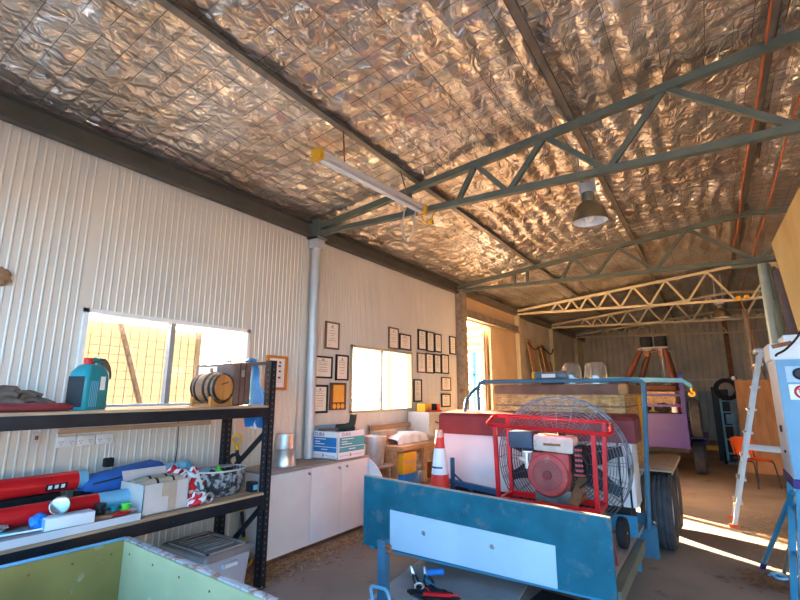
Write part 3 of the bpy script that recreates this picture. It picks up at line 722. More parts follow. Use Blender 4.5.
# flags / bunting pile
mt_redwhite = bpy.data.materials.new('red_white_stripe'); mt_redwhite.use_nodes = True
_n = mt_redwhite.node_tree; _b = _n.nodes['Principled BSDF']; _b.inputs['Roughness'].default_value = .8
_t = _n.nodes.new('ShaderNodeTexCoord'); _w = _n.nodes.new('ShaderNodeTexWave'); _w.inputs['Scale'].default_value = 5.5; _w.inputs['Distortion'].default_value = 2.5
_r = _n.nodes.new('ShaderNodeValToRGB'); _r.color_ramp.interpolation = 'CONSTANT'; _r.color_ramp.elements[0].color = (.60, .015, .03, 1); _r.color_ramp.elements[1].position = .5; _r.color_ramp.elements[1].color = (.8, .78, .76, 1)
_n.links.new(_t.outputs['Object'], _w.inputs['Vector']); _n.links.new(_w.outputs['Fac'], _r.inputs['Fac']); _n.links.new(_r.outputs['Color'], _b.inputs['Base Color'])
def heap(parts_):
    m = M()
    for c, r, sd in parts_: m.blob((c[0], c[1], ZL+c[2]), r, .55, 2.6, sd, 4)
    for v in m.bm.verts: v.co.z = max(v.co.z, ZL+.002)
    return m
solo('striped_bunting', heap([((-3.54, 2.20, .07), (.12, .10, .13), 3), ((-3.60, 2.30, .09), (.10, .10, .14), 6), ((-3.66, 2.20, .12), (.10, .10, .12), 8)]), mt_redwhite, 'red and white striped bunting heaped beside the cardboard box', 'bunting', smooth=60)
solo('striped_bunting', heap([((-3.38, 2.21, .03), (.06, .075, .07), 9)]), mt_redwhite, 'small heap of red and white bunting spilling to the front edge of the lower deck', 'bunting', smooth=60)
m = M(); m.blob((-3.78, 2.28, ZL+.17), (.11, .12, .11), .5, 2.5, 12, 4); m.b2(-3.86, -3.70, 2.22, 2.34, ZL, ZL+.12); solo('blue_cloth', m, mt_ltbluep, 'pale blue cloth bundled against the wall behind the striped bunting', 'cloth', smooth=60)
for k, (mtx, lb, p) in enumerate(((mt_teal, 'teal webbing strap tangled over the striped bunting', [(-3.62, 2.15, .12), (-3.57, 2.2, .20), (-3.52, 2.25, .21), (-3.46, 2.27, .15), (-3.41, 2.26, .08)]),
                                  (mt_ltbluep, 'light blue strap looped behind the cardboard box', [(-3.66, 2.17, .08), (-3.63, 2.19, .17), (-3.58, 2.24, .20), (-3.55, 2.30, .16), (-3.54, 2.34, .08)]),
                                  (mt_whitep, 'white webbing strap lying over the striped bunting', [(-3.60, 2.17, .17), (-3.54, 2.22, .215), (-3.48, 2.27, .18), (-3.44, 2.31, .09)]))):
    m = M(); m.tube(spline([(x, y, ZL+z) for x, y, z in p], 6), .014, 6); solo('webbing_strap', m, mtx, lb, 'strap')
m = M(); m.tube(arc((-3.335, 2.30, ZL+.042), .032, 0, 2*PI*.96, 20, (0, 1, 0), (0, 0, 1)), .009, 8); solo('pipe_ring', m, mt_galv, 'grey metal ring standing in front of the black tub', 'ring')
# black tub
t = thing('black_tub', 'round black mottled rubber tub on the lower deck near the end upright', 'tub', (-3.58, 2.55, ZL))
def ov(r, z, n=36): return [(-3.58+r*.86*math.cos(2*PI*i/n), 2.55+r*1.12*math.sin(2*PI*i/n), ZL+z) for i in range(n)]
mt_mott = mat('mottled_rubber', (.025, .027, .03), .6, 0, .3, 8, spots=((.36, .37, .38), 22, .46))
m = M(); R = [[m.bm.verts.new(V(p)) for p in r] for r in (ov(.17, .003), ov(.19, .03), ov(.21, .20), ov(.203, .20), ov(.183, .04), ov(.10, .012))]
for A, B in zip(R, R[1:]):
    for i in range(36): m._f([A[i], A[(i+1) % 36], B[(i+1) % 36], B[i]])
m._f(R[0][::-1]); m._f(R[-1]); part('tub_body', m, mt_mott, t)
m = M(); m.tube(ov(.208, .202), .007, 6, True); part('rim', m, mt_cardpale, t, 'worn pale rim')
for k, (x, y, z, s, mtx, n_, lb, ct) in enumerate(((-3.50, 2.49, .165, (.05, .045, .09), mt_green, 'lime_bottle', 'lime green bottle sticking up inside the black tub', 'bottle'), (-3.48, 2.60, .16, (.045, .07, .05), mt_green, 'lime_ball', 'lime green ball inside the black tub', 'ball'),
        (-3.55, 2.40, .15, (.09, .05, .12), mt_dark, 'black_grip', 'black ribbed grip poking out of the black tub', 'grip'))):
    m = M()
    if k == 1: m.blob((x, y, ZL+z), (.03, .04, .03), .05)
    elif k == 0: m.lathe([(.028, -.15), (.028, .04), (.012, .055), (.012, .08), (0, .08)], (x, y, ZL+z), 14, (.15, -.2, 1))
    else:
        m.cyl((x, y-.03, ZL+.02), (x+.03, y+.05, ZL+z+.06), .022, 12)
        for q in range(5): m.lathe([(.026, 0), (.026, .01)], V((x, y-.03, ZL+.02)).lerp(V((x+.03, y+.05, ZL+z+.06)), .5+q*.1), 12, (.03, .08, z+.04))
    solo(n_, m, mtx, lb, ct)
m = M(); m.b2(-3.70, -3.60, 2.42, 2.72, ZL+.202, ZL+.212); solo('slate_tile', m, mt_plyworn, 'flat grey offcut laid across the back of the black tub', 'board')
m = M(); m.box((-3.60, 2.45, ZL+.13), (.10, .10, .16), (.1, .1, .3), .01); solo('grey_box', m, mt_ltbluep, 'pale blue box standing inside the black tub', 'box')
sb = thing('small_black_box', 'small black box with a pale blue label beside the end upright', 'box', (-3.40, 2.775, ZL))
m = M(); m.b2(-3.45, -3.365, 2.735, 2.795, ZL, ZL+.085, .004); part('box_body', m, mt_blackp, sb); m = M(); m.b2(-3.366, -3.3635, 2.745, 2.788, ZL+.02, ZL+.06); part('label', m, mt_ltbluep, sb)
m = M(); m.tube(arc((-3.72, 2.80, ZL+.23), .05, 0, 2*PI, 24, (.7, .7, 0), (0, 0, 1))[:-1], .016, 8, True); solo('tape_roll', m, mt_dark, 'black tape roll hanging behind the black tub', 'tape')

# below the deck ----------------------------------------------------------
tb = thing('storage_tub', 'frosted plastic storage tub with a ribbed dusty lid under the shelf', 'storage tub', (-3.58, 2.49, 0), 0.)
m = loft(M(), [rbox(.27, .17, .0, .03), rbox(.275, .175, .01, .03), rbox(.30, .205, .34, .03)]); part('tub_body', m, mt_tubfrost, tb, world=False)
m = loft(M(), [rbox(.315, .22, .335, .035), rbox(.32, .225, .34, .035), rbox(.32, .225, .372, .035), rbox(.31, .215, .38, .035)])
lid = part('lid', m, mat('dusty_lid', (.27, .23, .21), .55, 0, .12, 8), tb, world=False)
m = M(); m.mi = 0
for i in range(7): m.b2(-.19+i*.055, -.165+i*.055, -.13, .13, .378, .392, .003)
m.b2(-.27, .27, -.185, -.165, .378, .39); m.b2(-.27, .27, .165, .185, .378, .39); m.b2(-.27, -.25, -.185, .185, .378, .39); m.b2(.25, .27, -.185, .185, .378, .39)
part('lid_ribs', m, mt_plyworn, lid, world=False)
m = M(); m.b2(.29, .325, -.07, .07, .26, .30, .01); part('handle', m, mt_tubfrost, tb, world=False)
m = M(); m.b2(.3255, .3275, -.055, .055, .268, .290); part('label', m, mt_inkwhite, tb, world=False)
po = thing('pole_tool', 'yellow and black pole with ring handles leaning between shelf and white cupboard', 'pole', (-3.80, 3.04, 0))
a_, b_ = V((-3.78, 3.04, .10)), V((-3.86, 2.92, 1.10)); dd = (b_-a_)
m = M(); m.cyl(a_, b_, .017, 12); part('shaft', m, mt_blackp, po)
for t0, t1 in ((.08, .17), (.40, .50), (.80, .86), (.955, 1.0)):
    m = M(); m.cyl(a_+dd*t0, a_+dd*t1, .022, 12); part('yellow_band', m, mt_yellow, po)
m = M(); m.tube(arc(b_+V((0, 0, .055)), .042, 0, 2*PI, 24, (.35, .94, 0), (0, 0, 1))[:-1], .011, 8, True); part('ring_handle', m, mt_yellow, po)
m = M(); m.tube(arc(a_+V((.0, .0, -.03)), .062, 0, 2*PI, 24, (.35, .94, 0), (0, 0, 1))[:-1], .014, 8, True); part('ring_foot', m, mt_yellow, po)
m = M(); m.bar((-3.75, 2.93, .14), (-3.55, 3.07, .12), .05, .02); solo('timber_offcut', m, mt_plyworn, 'grey timber offcut lying behind the end upright of the shelf', 'board')

# wall fittings -----------------------------------------------------------
XW = XL+.011
op = []
for k, y in enumerate((1.50, 1.63, 1.765)):
    o = thing('power_outlet', ('white double power outlet under the window, nearest the light switch', 'white double power outlet in the middle of the row of three', 'white double power outlet above the black plug')[k], 'outlet', (XW, y+.06, 1.232), group='row of power outlets')
    m = M(); m.b2(XW, XW+.014, y, y+.125, 1.193, 1.270, .004); part('plate', m, mt_whitep, o)
    m = M()
    for dy in (.028, .095):
        for s_ in (-1, 1): m.box((XW+.0145, y+dy+s_*.009, 1.232), (.002, .003, .012), (s_*.5, 0, 0))
        m.b2(XW+.0135, XW+.0155, y+dy-.002, y+dy+.002, 1.213, 1.222)
    part('socket_slots', m, mt_blackp, o)
    m = M(); m.b2(XW+.014, XW+.018, y+.042, y+.054, 1.248, 1.262); m.b2(XW+.014, XW+.018, y+.07, y+.082, 1.248, 1.262); part('rocker', m, mt_whitep, o)
o = thing('light_switch', 'small switch plate on the ribbed wall, alone beside the row of outlets', 'switch', (XW, 1.37, 1.27))
m = M(); m.b2(XW, XW+.012, 1.345, 1.40, 1.235, 1.315, .003); part('plate', m, mt_cardpale, o); m = M(); m.b2(XW+.012, XW+.017, 1.36, 1.38, 1.262, 1.29); part('rocker', m, mt_rust, o)
o = thing('plug_adapter', 'black plug adapter on the wall just above the long blue bag', 'plug', (XW, 1.87, 1.02))
m = M(); m.b2(XW, XW+.05, 1.835, 1.905, 1.015, 1.085, .012); part('plug_body', m, mt_dark, o); m = M(); m.tube(spline([(XW+.02, 1.87, 1.08), (XW+.01, 1.875, 1.14), (XW+.012, 1.87, 1.20)], 4), .005, 6); part('cable', m, mt_whitep, o)
m = M(); m.tube(spline([(XW+.006, 2.44, 1.36), (XW+.006, 2.45, 1.1), (XW+.006, 2.43, .8)], 5), .004, 6); solo('wall_cable', m, mt_blackp, 'thin dark cable running down the wall behind the bunting', 'cable')
m = M(); m.blob((XW+.008, 1.01, 2.40), (.02, .065, .06), .5, 3, 4); solo('mud_nest', m, mt_straw2, 'brown mud-wasp nest high on the ribbed wall', 'nest')

m = M(); m.b2(XW, XW+.03, 1.50, 2.76, 1.292, 1.325); solo('wall_batten', m, mt_ply, 'tan timber batten along the wall just above the row of outlets', 'board')
# ================================================================= crate in the near corner
ck = thing('plywood_crate', 'large open plywood crate with yellow and pale green inner faces, nearest the shelf', 'crate', (-2.1, .86, 0), math.radians(-3))
hx, hy, t = .74, .54, .02
for n_, bx, mtx, lb in (('side_panel', (-hx, -hx+t, -hy, hy), mt_crate_y, 'yellowed inner side panel'), ('side_panel', (hx-t, hx, -hy, hy), mt_crate_y, None), ('end_panel', (-hx+t, hx-t, hy-t, hy), mt_crate_g, 'pale green end panel'), ('end_panel', (-hx+t, hx-t, -hy, -hy+t), mt_crate_g, None), ('base', (-hx+t, hx-t, -hy+t, hy-t), mt_ply, None)):
    m = M(); m.b2(*bx, .0 if n_ != 'base' else .02, .80 if n_ != 'base' else .04); part(n_, m, mtx, ck, lb, world=False, smooth=0)
m = M(); m.b2(-hx-.012, -hx+t, -hy, hy, .792, .806, .002); part('edge_trim', m, mt_ltbluep, ck, 'blue-grey edge trim', world=False)
m = M(); m.b2(-hx, hx, hy-t, hy+.014, .792, .806, .002); part('edge_trim', m, mat('chipped_edge', (.42, .40, .38), .7, 0, .2, 9, spots=((.25, .13, .08), 18, .45)), ck, 'chipped edge trim', world=False)
m = M()
for i in range(6): m.cyl((-hx+.1+i*.26, hy-t-.002, .74), (-hx+.1+i*.26, hy-t+.002, .74), .006, 8); m.cyl((-hx+t-.001, -hy+.1+i*.18, .74), (-hx+t+.002, -hy+.1+i*.18, .74), .006, 8)
part('screws', m, mt_rust, ck, world=False)

# ================================================================= cupboards
def cup(y0, y1, doors, label):
    c = thing('cupboard', label, 'cupboard', (-3.85, (y0+y1)/2, 0), group='white floor cupboards')
    m = M(); m.b2(-3.955, -3.622, y0, y1, .06, .815); part('carcass', m, mt_white, c, smooth=0)
    m = M(); m.b2(-3.95, -3.68, y0+.01, y1-.01, 0, .06); part('plinth', m, mt_rust, c, smooth=0)
    for a, b, ky in doors:
        m = M(); m.b2(-3.62, -3.602, a+.002, b-.002, .062, .81, .002); d = part('door', m, mt_white, c)
        m = M(); m.lathe([(.008, 0), (.008, .015), (.016, .022), (.014, .032), (0, .034)], (-3.602, ky, .765), 14, (1, 0, 0)); part('knob', m, mt_chrome, d, 'chrome knob')
cup(3.12, 3.685, [(3.12, 3.685, 3.63)], 'single-door white laminate cupboard next to the shelf')
cup(3.688, 4.66, [(3.688, 4.165, 4.10), (4.167, 4.66, 4.23)], 'two-door white laminate cupboard below the blue and white carton')
m = M(); m.b2(-3.955, -3.595, 3.11, 4.67, .816, .84, .003); m.b2(-4.08, -3.955, 3.11, 3.98, .816, .84); m.b2(-4.08, -3.955, 4.115, 4.67, .816, .84); solo('worktop', m, mt_plyworn, 'dusty grey worktop running over both white cupboards', 'worktop')
bk = thing('metal_bucket', 'upturned galvanised bucket on the worktop', 'bucket', (-3.83, 3.50, .84))
m = M(); m.lathe([(.125, 0), (.132, 0), (.132, .012), (.127, .014), (.108, .17), (.110, .175), (.108, .18), (.093, .31), (.09, .325), (.085, .32), (.0, .318)], (-3.83, 3.50, .84), 32, None, False); part('bucket_body', m, mt_galv, bk)
m = M(); m.tube(arc((-3.83, 3.50, .87), .135, -.3, PI+.3, 24, (.5, .86, 0), (.1, -.2, .25)), .004, 6); part('handle', m, mt_galv, bk)
dx = thing('carton', 'blue and white printed carton on the worktop beside the column', 'box', (-3.83, 4.31, .84))
X0, X1, YA, YB, ZA, ZB = -4.03, -3.62, 4.115, 4.595, .84, 1.145
m = M()
for a in ((X0, X0+.006, YA, YB), (X1-.006, X1, YA, YB), (X0, X1, YA, YA+.006), (X0, X1, YB-.006, YB)): m.b2(*a, ZA, ZB)
m.b2(X0, X1, YA, YB, ZA, ZA+.006); part('box_body', m, mt_inkwhite, dx, smooth=0)
m = M(); m.box((X0-.01, (YA+YB)/2, ZB+.015), (.005, .46, .09), (0, -.6, 0)); m.b2(X0+.1, X1-.02, YA+.15, YB-.01, ZB-.03, ZB-.02); part('flap', m, mt_ltblue, dx, smooth=0)
for nm, f, mb, tx, up in (('front', lambda a, b, c, d, e_=0: (X0+a, X0+b, YA-.0015-e_, YA+.0, ZA+c, ZA+d), mt_inkblue, (1, 0, 0), 'blue'), ('side', lambda a, b, c, d, e_=0: (X1, X1+.0015+e_, YA+a*1.25, YA+b*1.25, ZA+c, ZA+d), mt_inkteal, (0, 1, 0), 'teal')):
    m = M(); m.b2(*f(.02, .385, .135, .24)); m.b2(*f(.02, .385, .075, .128)); part('printed_panel', m, mb, dx, '%s printed panel' % up, smooth=0)
    m = M()
    for (a, b, z) in ((.05, .22, .215), (.05, .13, .185), (.05, .20, .16), (.15, .25, .1)): m.b2(*f(a, b, z, z+.009, .001))
    part('print_lines', m, mt_inkwhite, dx, smooth=0)
    m = M(); m.b2(*f(.17, .19, .02, .055)); m.b2(*f(.20, .36, .034, .038)); m.b2(*f(.03, .15, .034, .038)); part('small_print', m, mt_plyworn, dx, smooth=0)
    p = (X0+.04, YA-.002, ZA+.252) if nm == 'front' else (X1+.002, YA+.06, ZA+.252)
    text_part('DURA', .058, mt_ink if nm == 'front' else mt_plyworn, dx, p, tx, (0, 0, 1))
bt = thing('work_boot', 'dark green work boot standing on the printed carton', 'boot', (-3.80, 4.47, ZB))
m = M(); m.tube(spline([(-3.72, 4.50, ZB+.19), (-3.73, 4.50, ZB+.11), (-3.75, 4.49, ZB+.05), (-3.80, 4.46, ZB+.035), (-3.88, 4.43, ZB+.03), (-3.93, 4.42, ZB+.026)], 4), [.042]*8+[.045]*4+[.038]*4+[.036]*4+[.02], 12); part('upper', m, mat('dark_green_rubber', (.035, .045, .03), .6), bt)
m = M(); m.tube([(-3.70, 4.505, ZB+.01), (-3.80, 4.46, ZB+.01), (-3.94, 4.42, ZB+.01)], [.03, .036, .024], 10); part('sole', m, mt_blackp, bt)
m = M(); m.tube(spline([(-3.98, 4.16, ZB+.012), (-3.90, 4.26, ZB+.02), (-3.84, 4.36, ZB+.012)], 5), .012, 6); solo('leather_strap', m, mt_brownleather, 'brown strap lying on the rim of the printed carton', 'strap')
m = M(); m.lathe([(.038, 0), (.04, .004), (.04, .09), (.036, .1), (.04, .1), (.04, .125), (0, .125)], (-3.66, 4.61, .84), 20); solo('tin_can', m, mt_galv, 'small tin can at the end of the worktop behind the carton', 'tin')

# framed certificates -----------------------------------------------------
FR = [(4.33, 4.60, 2.15, 2.51, 'tall certificate in a thin dark frame, highest beside the column'), (4.135, 4.48, 1.77, 2.05, 'wide certificate partly hidden by the column'), (4.55, 4.80, 1.75, 2.09, 'certificate in a thin dark frame above the gold plaque'), (4.135, 4.41, 1.34, 1.69, 'certificate in a dark wood frame beside the gold plaque'), (None),
      (5.75, 6.02, 2.26, 2.60, 'tall certificate over the top corner of the bright window'), (6.05, 6.39, 2.27, 2.53, 'lower squat certificate beside the tall one over the bright window'),
      (6.62, 6.89, 2.31, 2.66, 'first certificate of the three in the top row beside the window'), (6.91, 7.17, 2.30, 2.66, 'middle certificate of the three in the top row'), (7.19, 7.44, 2.31, 2.65, 'last certificate of the three in the top row'),
      (6.59, 6.86, 1.92, 2.26, 'first of the four certificates in the second row'), (6.87, 7.14, 1.92, 2.27, 'second of the four certificates in the second row'), (7.16, 7.41, 1.93, 2.27, 'third of the four certificates in the second row'), (7.43, 7.71, 1.93, 2.29, 'last of the four certificates in the second row, with a dark header'),
      (6.47, 6.72, 1.44, 1.81, 'single certificate right beside the window frame, above the bench'), (7.42, 7.78, 1.62, 1.87, 'upper of the two wide certificates below the rows'), (7.41, 7.75, 1.33, 1.57, 'lower of the two wide certificates below the rows'), (7.77, 8.02, 2.31, 2.66, 'certificate nearest the rusted column')]
random.seed(3)
for i, fr in enumerate(FR):
    if fr is None: continue
    y0, y1, z0, z1, lb = fr; x = XL+.012
    f = thing('framed_certificate', lb, 'framed certificate', (x, (y0+y1)/2, z0), group='framed certificates on the wall')
    w = .022 if i != 3 else .028
    m = M(); m.b2(x, x+.022, y0, y0+w, z0, z1); m.b2(x, x+.022, y1-w, y1, z0, z1); m.b2(x, x+.022, y0+w, y1-w, z0, z0+w); m.b2(x, x+.022, y0+w, y1-w, z1-w, z1); part('frame', m, mt_black if i % 5 else mt_brownleather, f, smooth=0)
    m = M(); m.b2(x, x+.012, y0+w, y1-w, z0+w, z1-w); part('certificate', m, mt_paper, f, smooth=0)
    m = M(); hh = z1-z0; ww = y1-y0; z = z1-hh*.22
    m.b2(x+.012, x+.0128, y0+ww*.44, y0+ww*.56, z1-hh*.2, z1-hh*.13)
    while z > z0+hh*.25:
        k = random.uniform(.12, .28); m.b2(x+.012, x+.0126, y0+ww*(.5-k), y0+ww*(.5+k), z-.004, z+.002); z -= hh*random.uniform(.07, .12)
    m.b2(x+.012, x+.0126, y0+ww*.2, y0+ww*.4, z0+hh*.15, z0+hh*.16); part('print', m, mt_plyworn, f, smooth=0)
x = XL+.012
f = thing('gold_plaque', 'dark wooden plaque with a gold plate and three medals', 'plaque', (x, 4.60, 1.37))
m = M(); m.b2(x, x+.025, 4.45, 4.76, 1.37, 1.72, .006); part('backing', m, mat_wood('plaque_wood', (.10, .045, .02), (.16, .075, .035), .4, 2), f)
m = M(); m.b2(x+.025, x+.028, 4.50, 4.71, 1.47, 1.69); part('plate', m, mt_gold, f)
for y in (4.525, 4.605, 4.685):
    m = M(); m.lathe([(.033, 0), (.033, .004), (.028, .006), (0, .006)], (x+.025, y, 1.42), 20, (1, 0, 0)); part('medal', m, mt_gold, f)
f = thing('framed_picture', 'small picture in an orange timber frame behind the shelf upright', 'picture', (x, 3.55, 1.62))
m = M(); y0, y1, z0, z1, w = 3.40, 3.70, 1.62, 2.005, .032
m.b2(x, x+.03, y0, y0+w, z0, z1); m.b2(x, x+.03, y1-w, y1, z0, z1); m.b2(x, x+.03, y0+w, y1-w, z0, z0+w); m.b2(x, x+.03, y0+w, y1-w, z1-w, z1); part('frame', m, mat('orange_frame', (.62, .20, .03), .4), f, smooth=0)
m = M(); m.b2(x, x+.012, y0+w, y1-w, z0+w, z1-w); part('mount', m, mt_inkwhite, f, smooth=0)
m = M(); m.b2(x+.012, x+.0128, 3.56, 3.645, 1.70, 1.95); part('print', m, mt_paper, f, smooth=0); m = M()
for k, z in enumerate((1.75, 1.82, 1.88, 1.92)): m.b2(x+.0128, x+.0135, 3.575+.01*(k % 2), 3.615, z, z+.022)
part('print_figures', m, mt_rust, f, smooth=0)

# ================================================================= bench end
st = thing('stool', 'low timber stool under the galvanised bucket', 'stool', (-3.72, 4.93, 0))
m = M(); m.b2(-3.90, -3.54, 4.76, 5.12, .655, .685, .004); part('seat', m, mt_plyworn, st)
for x, y in ((-3.87, 4.79), (-3.57, 4.79), (-3.87, 5.09), (-3.57, 5.09)):
    m = M(); m.bar((x, y, 0), (x*.9+-3.72*.1, y*.9+4.94*.1, .655), .035); part('leg', m, mt_wood, st)
m = M(); m.bar((-3.58, 4.79, .3), (-3.58, 5.09, .3), .02, .03); part('stretcher', m, mt_wood, st)
bk = thing('metal_bucket', 'galvanised bucket standing upright on the stool', 'bucket', (-3.72, 4.93, .685))
m = M(); m.lathe([(.0, .004), (.125, .0), (.128, .01), (.155, .34), (.162, .345), (.162, .355), (.152, .355), (.125, .02), (0, .015)], (-3.72, 4.93, .685), 32, None, False); part('bucket_body', m, mt_galv, bk)
m = M(); m.tube(arc((-3.72, 4.93, 1.03), .165, 0, PI, 20, (0, 1, 0), (.6, 0, .12)), .005, 6); part('handle', m, mt_galv, bk)
m = M(); m.lathe([(0, 0), (.405, 0), (.415, .006), (.415, .022), (.405, .028), (0, .028)], (-3.78, 4.672, .415), 48, (0, 1, 0)); solo('round_tabletop', m, mt_whitep, 'round white table top leaning on edge against the end of the cupboards', 'table top')
wbn = thing('workbench', 'heavy timber workbench under the bright window', 'bench', (-3.75, 6.2, 0))
m = M(); m.b2(-4.06, -3.45, 5.2, 7.3, .83, .89, .006); part('bench_top', m, mt_wood, wbn)
for x in (-4.0, -3.53):
    for y in (5.85, 7.2): m = M(); m.b2(x-.04, x+.04, y-.04, y+.04, 0, .83); part('leg', m, mt_wood, wbn)
m = M(); m.b2(-4.02, -3.55, 5.21, 5.235, 0, .83); part('end_panel', m, mt_wood, wbn)
m = M(); m.b2(-4.04, -3.5, 5.24, 7.25, .34, .365); part('lower_shelf', m, mt_ply, wbn)
m = M(); m.b2(-3.60, -3.56, 5.24, 7.25, .74, .82); part('apron', m, mt_wood, wbn)
bx = thing('lettered_box', 'brown carton with red lettering at the near end of the workbench', 'box', (-3.9, 5.45, .89))
m = M(); m.b2(-4.03, -3.82, 5.24, 5.62, .89, 1.07, .003); part('box_body', m, mt_card, bx)
text_part('LSJA', .14, mt_red, bx, (-3.818, 5.27, .92), (0, 1, 0), (0, 0, 1))
m = M(); m.grid(lambda u, v: (-3.80+.30*math.sin(PI*(v-.5))*.55+.02*math.sin(u*23), 5.36+.86*u, .892+(.145+.02*noise.noise(V((u*7, v*5, 1))))*max(0, math.sin(PI*v))**.45*max(0.02, math.sin(PI*(u*.96+.02)))**.25), 30, 16)
solo('plastic_bundle', m, mt_whitep, 'white plastic-wrapped bundle lying on the workbench', 'bundle', smooth=60)
gb = thing('grey_chest', 'grey metal drawer chest with a dark handle on the workbench', 'chest', (-3.85, 6.3, .89))
m = M(); m.b2(-4.05, -3.66, 6.25, 6.80, .89, 1.29, .01); part('chest_body', m, mat('warm_grey_metal', (.52, .49, .45), .45, .1, .06), gb)
m = M(); m.b2(-3.66, -3.65, 6.29, 6.76, .93, 1.25, .003); dwr = part('drawer', m, mat('warm_grey_front', (.46, .42, .39), .45, .1, .06), gb)
m = M(); m.tube(fillet([(-3.65, 6.42, 1.15), (-3.615, 6.42, 1.13), (-3.615, 6.62, 1.13), (-3.65, 6.62, 1.15)], .012, 4), .009, 8); part('handle', m, mt_blackp, dwr, 'dark handle')
bx = thing('yellow_box', 'small yellow carton standing on the grey drawer chest', 'box', (-3.84, 6.43, 1.291)); m = M(); m.b2(-3.93, -3.78, 6.33, 6.54, 1.291, 1.42, .003); part('box_body', m, mt_yellow, bx); m = M(); m.b2(-3.78, -3.778, 6.36, 6.5, 1.33, 1.37); part('label', m, mt_card, bx)
bx = thing('orange_box', 'orange and dark carton at the back end of the grey drawer chest', 'box', (-3.84, 6.7, 1.291)); m = M(); m.b2(-3.93, -3.76, 6.62, 6.78, 1.291, 1.41, .003); part('box_body', m, mt_orange, bx); m = M(); m.b2(-3.938, -3.752, 6.612, 6.66, 1.291, 1.412); part('corner_sleeve', m, mt_dark, bx)
m = M(); m.b2(-3.76, -3.70, 6.36, 6.74, 1.291, 1.312, .004); solo('red_folder', m, mt_red, 'flat red folder on the front edge of the grey drawer chest', 'folder')
m = M(); m.b2(-4.05, -4.0, 5.24, 6.3, 1.07, 1.13); solo('timber_batten', m, mt_wood, 'timber batten along the wall above the workbench', 'board')
bc = thing('yellow_crate', 'yellow box on the blue crate below the workbench', 'box', (-3.62, 5.42, .366+.13)); m = M(); m.b2(-3.75, -3.49, 5.27, 5.60, .53, .80, .006); part('box_body', m, mt_yellow, bc); m = M(); m.b2(-3.489, -3.486, 5.30, 5.57, .66, .69); part('band', m, mt_card, bc)
m = M(); m.b2(-3.78, -3.47, 5.26, 5.64, .366, .529, .01); solo('blue_crate', m, mt_tarp, 'low blue crate on the lower shelf of the workbench', 'crate')
for k, (x, y, r, h, mtx, lb) in enumerate(((-3.60, 5.80, .11, .15, mt_galv, 'wide grey tin on the lower shelf beside the blue crate'), (-3.60, 6.20, .09, .2, mt_rust, 'rusty tin on the lower shelf of the workbench'), (-3.62, 6.48, .10, .16, mt_plyworn, 'dull grey pot on the lower shelf behind the rusty tin'))):
    m = M(); m.lathe([(r*.95, 0), (r, .01), (r, h-.01), (r*.94, h), (0, h)], (x, y, .366), 22); solo('paint_tin', m, mtx, lb, 'tin', 'tins under the workbench')
m = M(); m.blob((-3.60, 5.80, .366+.15+.06), (.085, .10, .06), .2, 3, 8); solo('canvas_pouch', m, mt_tanroll, 'tan canvas pouch on top of the wide grey tin', 'pouch')
m = M(); m.lathe([(.13, 0), (.14, .22), (.146, .225), (.146, .245), (.13, .245), (.12, .02), (0, .02)], (-3.30, 6.05, 0), 26, None, False); solo('blue_bucket', m, mt_tarp, 'blue bucket on the floor in front of the workbench', 'bucket')
# ================================================================= balloon trailer
tr = thing('balloon_trailer', 'blue tandem-axle balloon trailer with a blue painted gate board carrying a white rectangle', 'trailer', (-1.65, 5.6, 0))
m = M(); m.prism([(-2.735, 3.48, .27), (-.655, 3.48, .27), (-.655, 3.48, .775), (-2.735, 3.48, .848)], (0, 0, 0), (0, .035, 0)); gate = part('gate_board', m, mt_blueboard, tr, 'blue painted gate board')
m = M(); m.prism([(-2.44, 3.474, .285), (-1.03, 3.474, .272), (-1.03, 3.474, .545), (-2.44, 3.474, .595)], (0, 0, 0), (0, .0065, 0)); part('white_rectangle', m, mt_rectblue, gate, 'pale painted rectangle')
m = M(); m.bar((-2.735, 3.4975, .850), (-.655, 3.4975, .777), .038, .007); part('edge_strip', m, mt_plyworn, gate)
m = M()
for x in (-2.1, -1.5): m.lathe([(.02, 0), (.018, .006), (0, .008)], (x, 3.474, .46), 14, (0, -1, 0))
part('bolts', m, mt_galv, gate)
m = M(); m.b2(-2.66, -.70, 3.52, 5.34, .295, .325); part('front_deck', m, mt_plyworn, tr)
m = M(); m.b2(-2.45, -.83, 5.34, 7.7, .635, .66); part('rear_deck', m, mt_plyworn, tr)
for x in (-.665, -2.665):
    m = M(); m.b2(x-.03, x+.03, 3.52, 4.82, .235, .325); part('side_rail', m, mt_steel_green if x > -1 else mt_blue, tr, smooth=0)
for x in (-.86, -2.43):
    m = M(); m.b2(x-.03, x+.03, 5.3, 7.7, .56, .635); m.b2(x-.03, x+.03, 5.3, 5.38, .25, .6); part('chassis_rail', m, mt_blue, tr, smooth=0)
for y in (3.55, 5.32, 7.66):
    m = M(); m.b2(-2.6, -.72, y-.03, y+.03, .24 if y < 5.4 else .56, .29 if y < 5.4 else .63); part('crossmember', m, mt_blue, tr, smooth=0)
hoop = fillet([(-2.40, 5.30, .30), (-2.40, 5.30, 1.722), (-.565, 5.30, 1.722), (-.655, 5.30, .30)], .09, 8)
m = M(); m.tube(hoop, .024, 12); part('front_hoop', m, mt_hoop, tr)
m = M(); m.tube(spline([(-2.40, 5.30, 1.66), (-2.43, 5.16, 1.58), (-2.47, 5.05, 1.35), (-2.50, 5.0, .33)], 5), .02, 10); m.tube([(-2.40, 5.33, 1.71), (-2.40, 5.6, 1.71)], .02, 8); part('hoop_brace', m, mt_hoop, tr)
